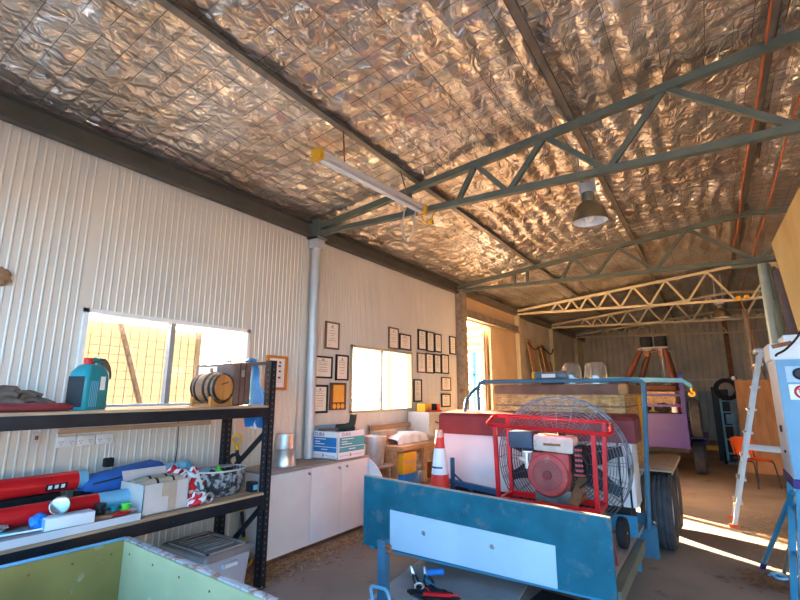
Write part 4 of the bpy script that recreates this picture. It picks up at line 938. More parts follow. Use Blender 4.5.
def wheel(parent, c, r, wd, mt_hub, nm='wheel'):
    m = M(); h = wd/2
    pr = [(r*.58, -h*.8), (r*.66, -h), (r*.9, -h), (r*.975, -h*.82)]
    for i in range(5):
        a, b = -h*.82+i*h*.328, -h*.82+(i+1)*h*.328
        pr += [(r, a+.002), (r, b-.014), (r*.965, b-.012), (r*.965, b-.001)]
    pr += [(r*.975, h*.82), (r*.9, h), (r*.66, h), (r*.58, h*.8)]
    m.lathe(pr, c, 44, (1, 0, 0), caps=False); ty = part(nm, m, mt_tyre, parent, smooth=30)
    m = M(); m.lathe([(r*.59, -h*.8), (r*.55, -h*.4), (r*.3, h*.1), (r*.3, h*.35), (r*.12, h*.4), (r*.12, h*.75), (0, h*.78)], c, 32, (1, 0, 0), caps=False)
    m.lathe([(r*.59, h*.8), (r*.56, h*.5), (r*.56, -h*.5)], c, 32, (1, 0, 0), caps=False); part('hub', m, mt_hub, ty)
    return ty
for x in (-.60, -2.66):
    for y in (5.84, 6.70): wheel(tr, (x, y, .375), .375, .28, mt_cardpale)
for s, x in ((1, -.60), (-1, -2.66)):
    m = M(); m.b2(x-.165, x+.165, 5.62, 7.05, .79, .805, .003); m.b2(x+s*.165, x+s*.17, 5.62, 7.05, .765, .805)
    part('mudguard', m, mt_dusty, tr, 'dusty beige mudguard')
m = M(); m.prism([(-.80, 5.375, .02), (-.59, 5.375, .02), (-.59, 5.375, .30), (-.66, 5.375, .42), (-.80, 5.375, .43)], (0, -.012, 0), (0, 0, 0)); part('mudflap', m, mt_hoop, tr, 'scuffed blue mudflap')
m = M(); m.b2(-1.05, -.685, 4.83, 4.85, .05, .50); part('front_plate', m, mt_blue, tr, smooth=0)
m = M(); m.lathe([(.0, 0), (.02, 0), (.022, .03), (.012, .045), (0, .046)], (-.605, 5.36, .345), 14, (0, -1, 0)); part('marker_lamp', m, mt_chrome, tr)
m = M(); m.bar((-2.42, 4.62, .33), (-2.42, 4.62, .90), .035); m.bar((-2.42, 4.63, .74), (-2.20, 4.63, .58), .018); m.bar((-2.55, 4.64, .66), (-1.9, 4.64, .60), .05); part('folding_handle', m, mat('deep_blue_enamel', (.02, .09, .19), .4), tr)
wb = thing('storage_box', 'long white box with a padded maroon lid across the blue trailer behind the fan', 'box', (-1.66, 5.06, .326))
m = M(); m.b2(-2.66, -.68, 4.88, 5.24, .56, 1.14, .004); part('box_body', m, mt_white, wb); m = M(); m.b2(-2.62, -.74, 4.92, 5.22, .327, .56); part('plinth', m, mt_blackp, wb)
m = loft(M(), [[(-2.70, 4.835, 1.13), (-.635, 4.835, 1.13), (-.635, 5.265, 1.13), (-2.70, 5.265, 1.13)], [(-2.70, 4.84, 1.33), (-.635, 4.84, 1.33), (-.635, 5.26, 1.35), (-2.70, 5.26, 1.35)], [(-2.68, 4.87, 1.362), (-.655, 4.87, 1.362), (-.655, 5.245, 1.385), (-2.68, 5.245, 1.385)]])
part('padded_lid', m, mt_maroon, wb, 'padded maroon lid', smooth=20)
for x in (-.72, -.80): m = M(); m.b2(x-.008, x+.008, 4.872, 4.879, .56, 1.14); part('lid_strap', m, mt_blackp, wb)
for k, x in enumerate((-1.66,)):
    m = M(); m.b2(x-.04, x+.04, 4.865, 4.88, 1.06, 1.13); part('latch', m, mt_galv, wb)
# traffic cone
cn = thing('traffic_cone', 'red traffic cone with a white band standing at the left end of the trailer', 'cone', (-2.475, 4.44, .326))
cr_ = lambda z: .142-(.142-.034)*(z/.87)
cc = (-2.475, 4.44, .326)
m = M(); m.b2(-2.665, -2.285, 4.25, 4.63, .326, .352, .006); part('base', m, mt_dark, cn)
mt_cone = mat('cone_red', (.80, .055, .035), .4, 0, .05)
m = M(); m.lathe([(cr_(.025), .025), (cr_(.80), .80)], cc, 32, None, False); part('cone_body', m, mt_cone, cn)
m = M(); m.lathe([(cr_(.43)+.0015, .43), (cr_(.69)+.0015, .69)], cc, 32, None, False); bd = part('reflective_band', m, mt_inkwhite, cn, 'white reflective band')
m = M()
for k in range(11):
    a = -PI/2-.75+k*.15 + .0; q = cr_(.50)+.003
    m.box((cc[0]+q*math.cos(a), cc[1]+q*math.sin(a), cc[2]+.50), (.003, .010, .018), (0, 0, a))
part('band_lettering', m, mt_ink, bd)
m = M(); m.lathe([(cr_(.80), .80), (cr_(.87), .87), (.02, .875), (.02, .80)], cc, 32, None, False); part('tip', m, mat('faded_cone_tip', (.80, .42, .33), .5), cn, 'faded pink tip')

# inflator fan ------------------------------------------------------------
fn = thing('inflator_fan', 'large petrol-engine inflator fan in a red tube frame on the trailer', 'fan', (-1.27, 4.5, .326))
FC = V((-1.27, 4.68, .955)); FRD = .60
def guard(y, bulge):
    m = M()
    for i in range(20):
        r = .10+i*(FRD-.10)/19; m.tube([(FC.x+r*math.cos(t), y-bulge*(1-(r/FRD)**2), FC.z+r*math.sin(t)) for t in [2*PI*k/56 for k in range(56)]], .0026 if i < 19 else .006, 4, True)
    for k in range(20):
        t = 2*PI*k/20; m.tube([(FC.x+r*math.cos(t), y-bulge*(1-(r/FRD)**2)-.003, FC.z+r*math.sin(t)) for r in (.08, .25, .4, .52, FRD)], .0035, 4)
    return m
mt_guard = mat('guard_wire', (.16, .16, .17), .38, .5, .2, 20)
part('front_guard', guard(4.60, .03), mt_guard, fn); part('rear_guard', guard(4.80, -.0), mt_guard, fn)
m = M()
for k in range(36):
    t = 2*PI*k/36; m.tube([(FC.x+FRD*math.cos(t), 4.60, FC.z+FRD*math.sin(t)), (FC.x+FRD*math.cos(t), 4.80, FC.z+FRD*math.sin(t))], .0035, 4)
for y in (4.65, 4.70, 4.75): m.tube([(FC.x+FRD*math.cos(2*PI*k/56), y, FC.z+FRD*math.sin(2*PI*k/56)) for k in range(56)], .0035, 4, True)
part('guard_band', m, mt_guard, fn)
mt_blade = mat('navy_blade', (.022, .026, .038), .45, 0, .2)
for k in range(4):
    t = (.22, PI-.25, PI+.35, -.45)[k]
    def bl(u, v, t=t):
        r = .06+.49*u; w = .05+.07*math.sin(PI*min(1, u*1.15+.05)); a = .9-.5*u
        q = (v-.5)*2*w; x = q*math.cos(a); y = q*math.sin(a)
        return (FC.x+r*math.cos(t)-x*math.sin(t), 4.70+y*.6, FC.z+r*math.sin(t)+x*math.cos(t))
    m = M(); m.grid(bl, 10, 5); part('blade', m, mt_blade, fn)
m = M(); m.cyl((FC.x, 4.62, FC.z), (FC.x, 4.77, FC.z), .07, 20); part('hub', m, mt_blackp, fn)
m = M(); zz = .635
fl, frr, bl_, br = V((-1.73, 4.20, zz)), V((-.88, 4.20, zz)), V((-1.73, 4.54, zz)), V((-.88, 4.54, zz))
part('top_loop', M().tube(fillet([(-1.83, 4.20, 1.295), (-.725, 4.20, 1.255), (-.79, 4.60, 1.325), (-1.90, 4.60, 1.365)], .085, 6, True), .019, 10, True), mt_red, fn)
for a, b in ((fl, (-1.745, 4.205, 1.285)), (frr, (-.87, 4.205, 1.255)), (bl_, (-1.76, 4.585, 1.35)), (br, (-.845, 4.585, 1.325))):
    part('frame_leg', M().bar(a, b, .034, .034), mt_red, fn, smooth=0)
m = M(); m.bar(fl, frr, .035, .05); m.bar(bl_, br, .035, .05); m.bar(fl, bl_, .035, .04); m.bar(frr, br, .035, .04); part('base_frame', m, mt_red, fn, smooth=0)
m = M(); m.bar((-1.38, 4.2, zz+.01), (-1.32, 4.54, zz+.01), .05, .03); m.bar((-1.12, 4.2, zz+.01), (-1.06, 4.54, zz+.05), .06, .04); part('engine_rails', m, mt_rust, fn, smooth=0)
m = M()
for p in (fl, frr): m.bar(p, (p.x, p.y, .326), .03)
part('skid_feet', m, mt_red, fn, smooth=0)
for x in (-.745, -1.875):
    w_ = part('wheel', M().lathe([(.06, -.035), (.09, -.04), (.118, -.03), (.124, 0), (.118, .03), (.09, .04), (.06, .035)], (x, 4.44, .452), 32, (1, 0, 0)), mt_dark, fn)
    part('wheel_hub', M().lathe([(.0, -.03), (.062, -.03), (.062, .03), (0, .036)], (x, 4.44, .452), 20, (1, 0, 0)), mt_galv, w_)
m = M(); m.cyl((-1.9, 4.44, .452), (-.72, 4.44, .452), .012, 8); m.bar((-1.73, 4.44, .452), (-1.73, 4.44, .60), .03); m.bar((-.88, 4.44, .452), (-.88, 4.44, .60), .03); part('axle', m, mt_rust, fn)
m = M(); m.tube([(-.83, 4.18, .62), (-.76, 4.06, .42), (-.70, 3.92, .17)], .014, 8); part('tow_handle', m, mt_maroon, fn); 
# engine
mt_engred = mat('faded_red_engine', (.42, .06, .06), .5, 0, .15, 8, spots=((.35, .22, .15), 12, .36))
m = M(); m.lathe([(.17, 0), (.19, -.02), (.19, -.07), (.17, -.105), (.13, -.115)], (-1.28, 4.33, .885), 36, (0, 1, 0), caps=True); m.box((-1.26, 4.29, .99), (.34, .10, .16), bev=.03); cw = part('engine_cowl', m, mt_engred, fn, 'faded red recoil cowl')
m = M()
for k in range(22):
    t = 2*PI*k/22; m.bar((-1.28+.045*math.cos(t), 4.212, .885+.045*math.sin(t)), (-1.28+.115*math.cos(t+.25), 4.213, .885+.115*math.sin(t+.25)), .007, .006, up=(0, 1, 0))
m.tube([(-1.28+.125*math.cos(2*PI*k/40), 4.213, .885+.125*math.sin(2*PI*k/40)) for k in range(40)], .005, 6, True)
part('recoil_slots', m, mt_brownleather, cw)
part('recoil_centre', M().lathe([(.04, 0), (.038, .01), (0, .014)], (-1.28, 4.213, .885), 24, (0, -1, 0)), mt_maroon, cw)
m = M(); m.box((-1.23, 4.36, 1.145), (.36, .20, .15), (0, .04, 0), .035); tk = part('fuel_tank', m, mat('dusty_cream_tank', (.58, .47, .40), .5, 0, .15, 7, spots=((.36, .18, .09), 9, .40)), fn, 'dusty cream fuel tank')
part('tank_cap', M().lathe([(.0, 0), (.035, 0), (.037, .02), (.03, .03), (0, .032)], (-1.17, 4.36, 1.215), 18), mt_blackp, tk)
m = M(); m.b2(-1.31, -1.16, 4.257, 4.26, 1.13, 1.15); part('tank_marking', m, mt_rust, tk)
m = M(); m.box((-1.53, 4.36, 1.165), (.23, .18, .15), bev=.02); part('air_filter', m, mat('dark_blue_plastic', (.06, .09, .14), .45, 0, .2), fn, 'dark blue-grey air filter box')
m = M(); m.box((-1.48, 4.33, 1.03), (.10, .09, .10), (.2, 0, .3), .015); m.cyl((-1.55, 4.30, 1.0), (-1.44, 4.28, .96), .026, 12); m.cyl((-1.47, 4.26, 1.06), (-1.47, 4.26, .92), .02, 12); m.bar((-1.5, 4.24, 1.02), (-1.40, 4.25, .90), .018, .008); m.blob((-1.41, 4.27, .93), (.03, .03, .035), .2); part('carburettor', m, mt_galv, fn)
m = M(); m.b2(-1.05, -.98, 4.26, 4.46, .90, 1.14, .02); mf = part('muffler', m, mt_dark, fn)
m = M()
for i in range(5):
    for k in range(3): m.lathe([(.012, 0), (.012, .003), (0, .003)], (-1.035+k*.022, 4.258, .94+i*.042), 8, (0, -1, 0))
m.b2(-1.06, -.97, 4.25, 4.262, .895, .91); part('muffler_holes', m, mt_engred, mf)
m = M(); m.tube(spline([(-1.0, 4.26, 1.10), (-.94, 4.22, 1.0), (-.945, 4.24, .88), (-1.02, 4.26, .80)], 6), .009, 6); part('fuel_hose', m, mt_blackp, fn)
m = M(); m.box((-1.27, 4.40, .90), (.30, .24, .30), bev=.03); m.b2(-1.42, -1.10, 4.28, 4.5, .64, .76, .02); part('crankcase', m, mat('engine_grey', (.13, .11, .10), .6, .2, .3, 10), fn)
m = M(); m.bar((-1.08, 4.23, .66), (-1.02, 4.4, .86), .09, .02); part('side_bracket', m, mt_rust, fn)

# wicker basket -----------------------------------------------------------
bkt = thing('wicker_basket', 'large wicker balloon basket with a dark leather rim on the trailer behind the hoop', 'basket', (-1.64, 6.72, .66))
BX0, BX1, BY0, BY1, BZ0, BZ1 = -2.43, -.855, 5.98, 7.46, .663, 1.60
def weave(L, s_):
    def h(a, z):
        row = math.floor(z/.028); ph = (row % 2)*PI
        return .02*abs(math.sin(PI*z/.028))**.6*(.2+.8*(.5+.5*math.sin(PI*a/.06+ph)))
    return h
hh = weave(0, 0)
m = M(); nz_ = 164
m.grid(lambda u, v: (BX0+(BX1-BX0)*u, BY0-hh((BX1-BX0)*u, (BZ1-BZ0)*v), BZ0+(BZ1-BZ0)*v), 90, nz_)
m.grid(lambda u, v: (BX1+hh((BY1-BY0)*u, (BZ1-BZ0)*v), BY0+(BY1-BY0)*u, BZ0+(BZ1-BZ0)*v), 80, nz_)
m.b2(BX0, BX1-.002, BY0+.002, BY0+.03, BZ0, BZ1); m.b2(BX1-.03, BX1-.002, BY0+.03, BY1, BZ0, BZ1); m.b2(BX0, BX0+.03, BY0+.03, BY1, BZ0, BZ1); m.b2(BX0+.03, BX1-.03, BY1-.03, BY1, BZ0, BZ1)
part('woven_wall', m, mt_wicker, bkt, smooth=50)
m = M()
for z in (1.42, 1.12): m.b2(BX0-.016, BX1+.016, BY0-.018, BY0-.012, z, z+.018); m.b2(BX1+.012, BX1+.018, BY0-.018, BY1, z, z+.018)
part('dark_cane_band', m, mt_brownleather, bkt)
m = M()
for a, b in (((BX0, BY0), (BX1, BY0)), ((BX1, BY0), (BX1, BY1)), ((BX1, BY1), (BX0, BY1)), ((BX0, BY1), (BX0, BY0))):
    m.bar((a[0], a[1], 1.632), (b[0], b[1], 1.632), .09, .125, bev=.03)
part('leather_rim', m, mt_brownleather, bkt, 'dark padded leather rim')
m = M(); m.box((BX1-.005, BY0-.005, 1.632), (.11, .11, .13), bev=.035); part('lit_rim_corner', m, mt_sunlit_rim, bkt, 'rim corner with sunlight painted as tan')  # sunlit end of the leather rim, its light painted as a paler block
m = M(); m.b2(BX0+.03, BX1-.03, BY0+.03, BY1-.03, 1.672, 1.69); part('cover_board', m, mt_ply, bkt)
m = M(); m.tube(spline([(BX1+.03, BY0+.95, 1.55), (BX1+.045, BY0+.9, 1.1), (BX1+.03, BY0+.9, .75)], 4), .016, 6); part('yellow_strap', m, mt_yellow, bkt)
bw = thing('burner_torch', 'blue-grey cylinder with a yellow end cap lying on the covered basket', 'cylinder', (-1.78, 6.35, 1.69))
m = M(); m.lathe([(.055, 0), (.065, .01), (.065, .10), (.055, .11), (.055, .30), (.062, .31), (.062, .42), (.045, .43), (.04, .50), (0, .50)], (-2.0, 6.35, 1.815), 24, (1, 0, 0)); part('cylinder_body', m, mat('blue_grey_metal', (.12, .18, .26), .4, .3, .15), bw)
m = M(); m.lathe([(0, -.05), (.05, -.048), (.062, -.03), (.062, .0), (0, 0)], (-2.0, 6.35, 1.815), 24, (1, 0, 0)); part('end_cap', m, mt_yellow, bw, 'yellow end cap')
m = M(); m.b2(-1.92, -1.62, 6.29, 6.41, 1.691, 1.76); part('cradle', m, mt_blackp, bw)
m = M(); m.b2(-1.9, -1.72, 6.28, 6.29, 1.79, 1.84); part('label', m, mt_inkwhite, bw)
for k, (x, r, h) in enumerate(((-1.535, .125, .30), (-1.235, .14, .295))):
    jb = thing('clear_jar', ('clear plastic dome beside the blue-grey cylinder on the basket', 'wider clear plastic dome above the right end of the blue hoop')[k], 'jar', (x, 6.42, 1.69), group='clear domes on the basket')
    m = M(); m.lathe([(r, 0), (r, .01), (r*.97, h*.55), (r*.86, h*.85), (r*.6, h*.97), (0, h)], (x, 6.42, 1.692), 28, None, False); part('dome', m, mt_clear, jb)
    m = M(); m.lathe([(r+.012, 0), (r+.012, .014), (r-.004, .014), (r-.004, 0)], (x, 6.42, 1.69), 28, None, False); part('base_ring', m, mt_whitep, jb)
    m = M()
    for q in range(6): a = q*PI/3+.3; m.tube([(x+r*1.0*math.cos(a), 6.42+r*1.0*math.sin(a), 1.70), (x+r*.93*math.cos(a), 6.42+r*.93*math.sin(a), 1.69+h*.75), (x+r*.62*math.cos(a), 6.42+r*.62*math.sin(a), 1.69+h*.97)], .004, 5)
    part('moulded_ribs', m, mt_clear, jb)
m = M(); m.tube(arc((-1.46, 6.20, 1.70), .13, .25, PI-.25, 16, (1, 0, 0), (0, 0, .55)), .010, 8); solo('white_grip', m, mt_whitep, 'white plastic carry grip arching in front of the clear domes', 'grip')

# ================================================================= purple trailer and burner frame behind
pt = thing('purple_trailer', 'purple steel trailer with a slatted gate and a spare wheel in the back bay', 'trailer', (-1.3, 11.6, 0))
m = M(); m.b2(-2.3, -.46, 10.0, 10.04, .60, 1.20); m.b2(-2.3, -.46, 9.985, 10.0, .88, .91); tg = part('tailgate', m, mt_purple, pt)
m = M(); m.b2(-.49, -.43, 9.98, 10.06, .58, 1.95); part('corner_post', m, mt_purple, pt, smooth=0)
m = M(); m.b2(-2.33, -2.27, 9.98, 10.06, .58, 1.95); part('corner_post', m, mt_purple, pt, smooth=0)
for z in (1.33, 1.52): m = M(); m.b2(-2.3, -.46, 10.0, 10.035, z, z+.045); part('gate_rail', m, mt_purple, pt, smooth=0)
m = M(); m.b2(-2.3, -.46, 10.04, 13.4, .52, .60); part('deck', m, mt_dark, pt, smooth=0)
m = M(); m.b2(-.50, -.46, 10.05, 13.4, .60, 1.0); m.b2(-2.3, -2.26, 10.05, 13.4, .60, 1.0); part('side_panel', m, mt_purple, pt, smooth=0)
for y in (11.3, 12.1):
    for x in (-.34, -2.42): wheel(pt, (x, y, .33), .33, .2, mt_galv)
m = M(); m.b2(-.46, -.16, 10.9, 12.5, .70, .73); m.b2(-.18, -.16, 10.9, 12.5, .60, .73); part('mudguard', m, mt_purple, pt, smooth=0)
wheel(pt, (-.30, 10.3, 1.12), .34, .17, mt_galv, 'spare_wheel')
m = M(); m.bar((-.47, 10.3, 1.12), (-.36, 10.3, 1.12), .05); part('spare_carrier', m, mt_purple, pt)
sh2 = M(); sh2.b2(-2.2, -.52, 10.06, 10.45, 1.20, 1.22); part('gate_shelf', sh2, mt_dark, pt)
m = M(); m.lathe([(.04, 0), (.05, .01), (.045, .10), (.016, .15), (.016, .18), (0, .18)], (-.62, 10.2, 1.221), 18); solo('white_bottle', m, mt_whitep, 'small white bottle on the shelf behind the purple gate', 'bottle')
m = M(); m.lathe([(.05, 0), (.05, .12), (.04, .13), (0, .13)], (-.58, 10.36, 1.221), 18); m.b2(-.62, -.54, 10.32, 10.40, 1.35, 1.40, .01); solo('red_can', m, mt_red, 'small red can behind the white bottle on the purple trailer', 'can')
for k, (x, lb) in enumerate(((-.82, 'dark bundle on the shelf behind the purple gate, next to the bottle'), (-1.15, 'dark bundle on the shelf behind the purple gate, farther from the bottle'))):
    m = M(); m.blob((x, 10.25, 1.30), (.14, .12, .09), .3, 3, k); solo('dark_bundle', m, mt_dark, lb, 'bundle', 'bundles on the purple trailer')
mt_crane = mat('crane_blue', (.05, .22, .45), .4, 0, .1)
hc = thing('workshop_crane', 'blue workshop crane arm with a yellow hook reaching over the purple trailer', 'crane', (-1.7, 9.6, 0))
m = M(); m.bar((-1.72, 9.55, 1.845), (-.40, 9.55, 1.80), .09, .075); part('arm', m, mt_crane, hc, smooth=0)
m = M(); m.bar((-.42, 9.55, 1.805), (-.28, 9.55, 1.69), .07, .06); part('arm_tip', m, mt_crane, hc, smooth=0)
m = M(); m.b2(-1.78, -1.66, 9.5, 9.6, .08, 1.88); part('mast', m, mt_crane, hc, smooth=0)
m = M(); m.b2(-1.9, -1.5, 9.2, 9.3, 0, .08); m.b2(-1.9, -1.5, 9.8, 9.9, 0, .08); m.b2(-1.78, -1.66, 9.2, 9.9, .04, .1); part('base', m, mt_crane, hc, smooth=0)
m = M(); m.tube(spline([(-.29, 9.55, 1.69), (-.29, 9.55, 1.62), (-.25, 9.55, 1.585), (-.27, 9.55, 1.54), (-.32, 9.55, 1.55), (-.33, 9.55, 1.59)], 5), .022, 8); part('hook', m, mt_yellow, hc, 'yellow hook')
b2 = thing('burner_basket', 'brown basket carrying a burner rig, standing on the purple trailer', 'basket', (-1.1, 11.6, .60))
m = M(); m.b2(-1.75, -.62, 11.0, 12.2, .602, 1.62, .05); part('basket_wall', m, mt_wicker, b2); m = M(); m.b2(-1.78, -.59, 10.97, 12.23, 1.62, 1.74, .05); part('leather_rim', m, mt_brownpad, b2)
bfm = thing('burner_rig', 'burner rig with brown padded uprights and dark burner cans above the brown basket', 'burner', (-1.1, 11.6, 1.74))
for a, b in (((-1.56, 11.05, 1.745), (-1.20, 11.2, 2.48)), ((-1.40, 12.1, 1.745), (-1.10, 11.9, 2.48)), ((-.62, 11.05, 1.745), (-.74, 11.2, 2.50)), ((-.64, 12.1, 1.745), (-.74, 11.9, 2.48))):
    m = M(); m.tube([a, V(a).lerp(V(b), .5), b], [.062, .058, .05], 12); part('padded_upright', m, mt_brownpad, bfm)
m = M(); m.tube(fillet([(-1.24, 11.15, 2.53), (-.66, 11.15, 2.53), (-.66, 11.95, 2.53), (-1.24, 11.95, 2.53)], .05, 4, True), .022, 8, True); part('top_frame', m, mt_alu, bfm)
for x in (-1.10, -.82):
    m = M(); m.lathe([(.10, 0), (.125, .02), (.125, .22), (.115, .24), (.105, .24), (.10, .05), (0, .03)], (x, 11.5, 2.56), 24, None, False); bc_ = part('burner_can', m, mt_dark, bfm)
    m = M()
    for z in (.0, .03): m.tube([(x+.09*math.cos(2*PI*k/24), 11.5+.09*math.sin(2*PI*k/24), 2.50+z) for k in range(24)], .009, 6, True)
    m.cyl((x, 11.5, 2.38), (x, 11.5, 2.56), .03, 10); part('burner_coil', m, mt_galv, bc_)
m = M(); m.bar((-1.22, 11.5, 2.50), (-.68, 11.5, 2.50), .05, .03); m.box((-1.1, 11.4, 2.42), (.1, .1, .12), bev=.01); m.box((-.82, 11.4, 2.42), (.1, .1, .12), bev=.01); part('burner_block', m, mt_rust, bfm)
m = M(); m.tube(spline([(-1.1, 11.4, 2.38), (-1.2, 11.35, 2.2), (-1.25, 11.3, 1.95), (-1.26, 11.3, 1.74)], 6), .012, 6); part('gas_hose', m, mt_blackp, bfm)
m = M(); m.tube([(-.80, 11.2, 2.5), (-.78, 11.15, 1.75)], .012, 6); part('steel_stay', m, mt_alu, bfm)
# ================================================================= right-hand side
ld = thing('step_ladder', 'aluminium step ladder standing in the sunlit strip beside the cabinet', 'ladder', (.5, 7.36, 0))
topX, tz = .56, 2.10
for k, (y, yt) in enumerate(((7.14, 7.20), (7.60, 7.52))):
    m = M(); m.bar((.045, y, 0), (topX, yt, tz), .028, .045, up=(1, 0, 0)); part('front_rail', m, mt_alu, ld, smooth=0)
    m = M(); m.bar((1.02, y, 0), (topX+.05, yt, tz-.02), .03, .05, up=(1, 0, 0)); part('rear_rail', m, mt_alu, ld, smooth=0)
    for fx, fw in ((.045, .10), (1.02, .06)): m = M(); m.box((fx, y, .02), (fw, .04, .04)); part('foot', m, mt_orange, ld, smooth=0)
for i in range(7):
    t = (i+1)/7.6; x = .045+(topX-.045)*t; z = tz*t; a, b = 7.14+.06*t, 7.60-.08*t
    m = M(); m.b2(x-.045, x+.05, a, b, z-.012, z+.012); m.b2(x-.05, x-.03, a-.025, a+.01, z-.05, z+.0); part('step', m, mt_alu if i % 2 else mt_cardpale, ld, smooth=0)
m = M(); m.b2(topX-.06, topX+.10, 7.16, 7.56, tz-.02, tz+.03, .006); part('top_cap', m, mt_alu, ld)
m = M(); m.bar((.27, 7.17, .93), (.83, 7.17, .90), .012, .035); m.bar((.27, 7.57, .93), (.83, 7.57, .90), .012, .035); part('spreader', m, mt_alu, ld, smooth=0)

cbn = thing('control_cabinet', 'pale blue electrical cabinet with a dial and a red warning sign on the blue stand', 'cabinet', (.69, 4.68, .985))
CX0, CX1, CY0, CY1, CZ0, CZ1 = .415, 1.04, 4.40, 4.95, .99, 1.84
m = M(); m.b2(CX0, CX1, CY0+.02, CY1, CZ0, CZ1, .004); part('cabinet_body', m, mt_white, cbn)
m = M(); m.b2(CX0+.002, CX1, CY0, CY0+.018, CZ0+.005, CZ1-.005, .004); dr = part('cabinet_door', m, mt_ltblue, cbn, 'pale blue front door')
m = M(); m.b2(CX0+.05, CX0+.26, CY0-.004, CY0, 1.67, 1.785); part('dial_plate', m, mt_rectblue, dr)
m = M(); m.lathe([(.042, 0), (.042, .01), (.03, .02), (0, .022)], (CX0+.13, CY0-.004, 1.73), 24, (0, -1, 0)); part('dial', m, mt_blade, dr, 'dark blue dial')
m = M(); m.b2(CX0+.055, CX0+.26, CY0-.003, CY0, 1.545, 1.655); sg = part('warning_sign', m, mt_inkwhite, dr, 'white sign with a red ring')
m = M(); m.tube([(CX0+.13+.042*math.cos(2*PI*k/32), CY0-.004, 1.60+.042*math.sin(2*PI*k/32)) for k in range(32)], .008, 6, True); m.bar((CX0+.10, CY0-.004, 1.63), (CX0+.16, CY0-.004, 1.57), .01, .004, up=(0, 1, 0)); part('red_ring', m, mt_red, sg)
m = M(); m.lathe([(.02, 0), (.02, .004), (0, .004)], (CX0+.13, CY0-.004, 1.60), 16, (0, -1, 0)); part('hand_symbol', m, mt_ink, sg)
m = M(); m.b2(CX0+.09, CX0+.24, CY0-.012, CY0, 1.04, 1.075, .003); part('grab_handle', m, mt_alu, dr)
m = M(); m.b2(CX0-.012, CX0, 4.62, 4.66, 1.30, 1.35, .003); part('side_latch', m, mt_blackp, cbn)
m = M(); m.b2(CX0-.01, CX0, 4.60, 4.62, 1.15, 1.17); part('side_bolt', m, mt_blackp, cbn)
stn = thing('steel_stand', 'blue steel stand with a splayed brace leg under the electrical cabinet', 'stand', (.74, 4.7, 0))
for x, y, xb in ((.44, 4.43, .345), (1.01, 4.43, 1.09), (.44, 4.92, .345), (1.01, 4.92, 1.09)):
    m = M(); m.bar((xb, y, 0), (x, y, .935), .044, .044, up=(1, 0, 0)); part('leg', m, mt_blue, stn, smooth=0)
m = M(); m.b2(.405, 1.05, 4.39, 4.96, .93, .988); part('top_frame', m, mt_purple, stn, 'purple-grey top frame', smooth=0)
for z in (.36, .70):
    m = M(); k = .35+.09*z/.93; m.b2(k, 1.44-k, 4.41, 4.45, z, z+.03); m.b2(k, 1.44-k, 4.90, 4.94, z, z+.03); m.b2(k, k+.04, 4.43, 4.92, z, z+.03); part('rail', m, mt_blue, stn, smooth=0)
m = M(); m.b2(.44, 1.0, 4.41, 4.94, .73, .745); part('shelf', m, mt_galv, stn, smooth=0)
m = M(); m.cyl((.43, 4.80, .84), (.21, 5.70, .02), .02, 10); part('brace_leg', m, mt_blue, stn); m = M(); m.cyl((.225, 5.645, .07), (.208, 5.71, .0), .024, 10); part('brace_foot', m, mt_purple, stn, 'purple brace foot')
m = M(); m.cyl((.50, 4.92, .84), (.36, 5.66, .01), .016, 10); part('brace_leg', m, mt_steel_green, stn, 'grey brace leg')
m = M(); m.bar((.62, 4.6, .37), (.80, 4.7, .92), .05, .02); solo('white_plank', m, mt_cardpale, 'pale plank leaning inside the blue steel stand', 'board')
hs = thing('white_housing', 'white metal housing on top of the electrical cabinet', 'housing', (.6, 4.7, 1.84))
m = M(); m.b2(.40, .70, 4.50, 4.90, 1.842, 1.965, .006); m.b2(.50, .70, 4.55, 4.88, 1.965, 2.03, .006); part('housing_body', m, mt_whitep, hs); m = M(); m.bar((.42, 4.495, 1.94), (.54, 4.495, 1.965), .02, .03); part('clamp', m, mt_rust, hs, 'rusty clamp')
mo = thing('electric_motor', 'grey electric motor beside the white housing on the cabinet', 'motor', (.85, 4.62, 1.84))
m = M(); m.lathe([(.0, 0), (.07, 0), (.075, .02), (.075, .22), (.06, .24), (0, .24)], (.74, 4.60, 1.93), 24, (1, 0, 0)); part('motor_body', m, mt_galv, mo)
m = M()
for k in range(12):
    a = 2*PI*k/12; m.bar((.76, 4.60+.077*math.cos(a), 1.93+.077*math.sin(a)), (.95, 4.60+.077*math.cos(a), 1.93+.077*math.sin(a)), .006)
m.b2(.76, .95, 4.55, 4.65, 1.841, 1.87); part('cooling_fins', m, mt_galv, mo)
m = M(); m.tube(spline([(.44, 4.55, 1.86), (.44, 4.47, 1.88), (.50, 4.42, 1.92), (.60, 4.43, 2.05), (.72, 4.45, 2.35), (.95, 4.40, 2.75), (1.2, 4.12, 3.45)], 8), .008, 8); solo('black_cable', m, mt_blackp, 'black cable looping from the cabinet top up to the first roof truss', 'cable')
# plywood panels above the cabinet
m = M(); m.prism([(.545, 4.72, 2.81), (.78, 4.72, 3.25), (1.55, 4.72, 3.45), (1.62, 4.72, 1.90), (.82, 4.72, 1.842), (.62, 4.72, 2.06)], (0, -.012, 0), (0, .012, 0)); solo('plywood_board', m, mt_ochre, 'big cut ochre plywood board standing on top of the electrical cabinet', 'board')
m = M(); m.prism([(.545, 4.93, 2.62), (1.2, 4.93, 2.9), (1.2, 4.93, 1.842), (.60, 4.93, 1.842)], (0, -.01, 0), (0, .01, 0)); solo('plywood_board', m, mt_brownleather, 'darker brown board behind the ochre plywood on the cabinet', 'board')
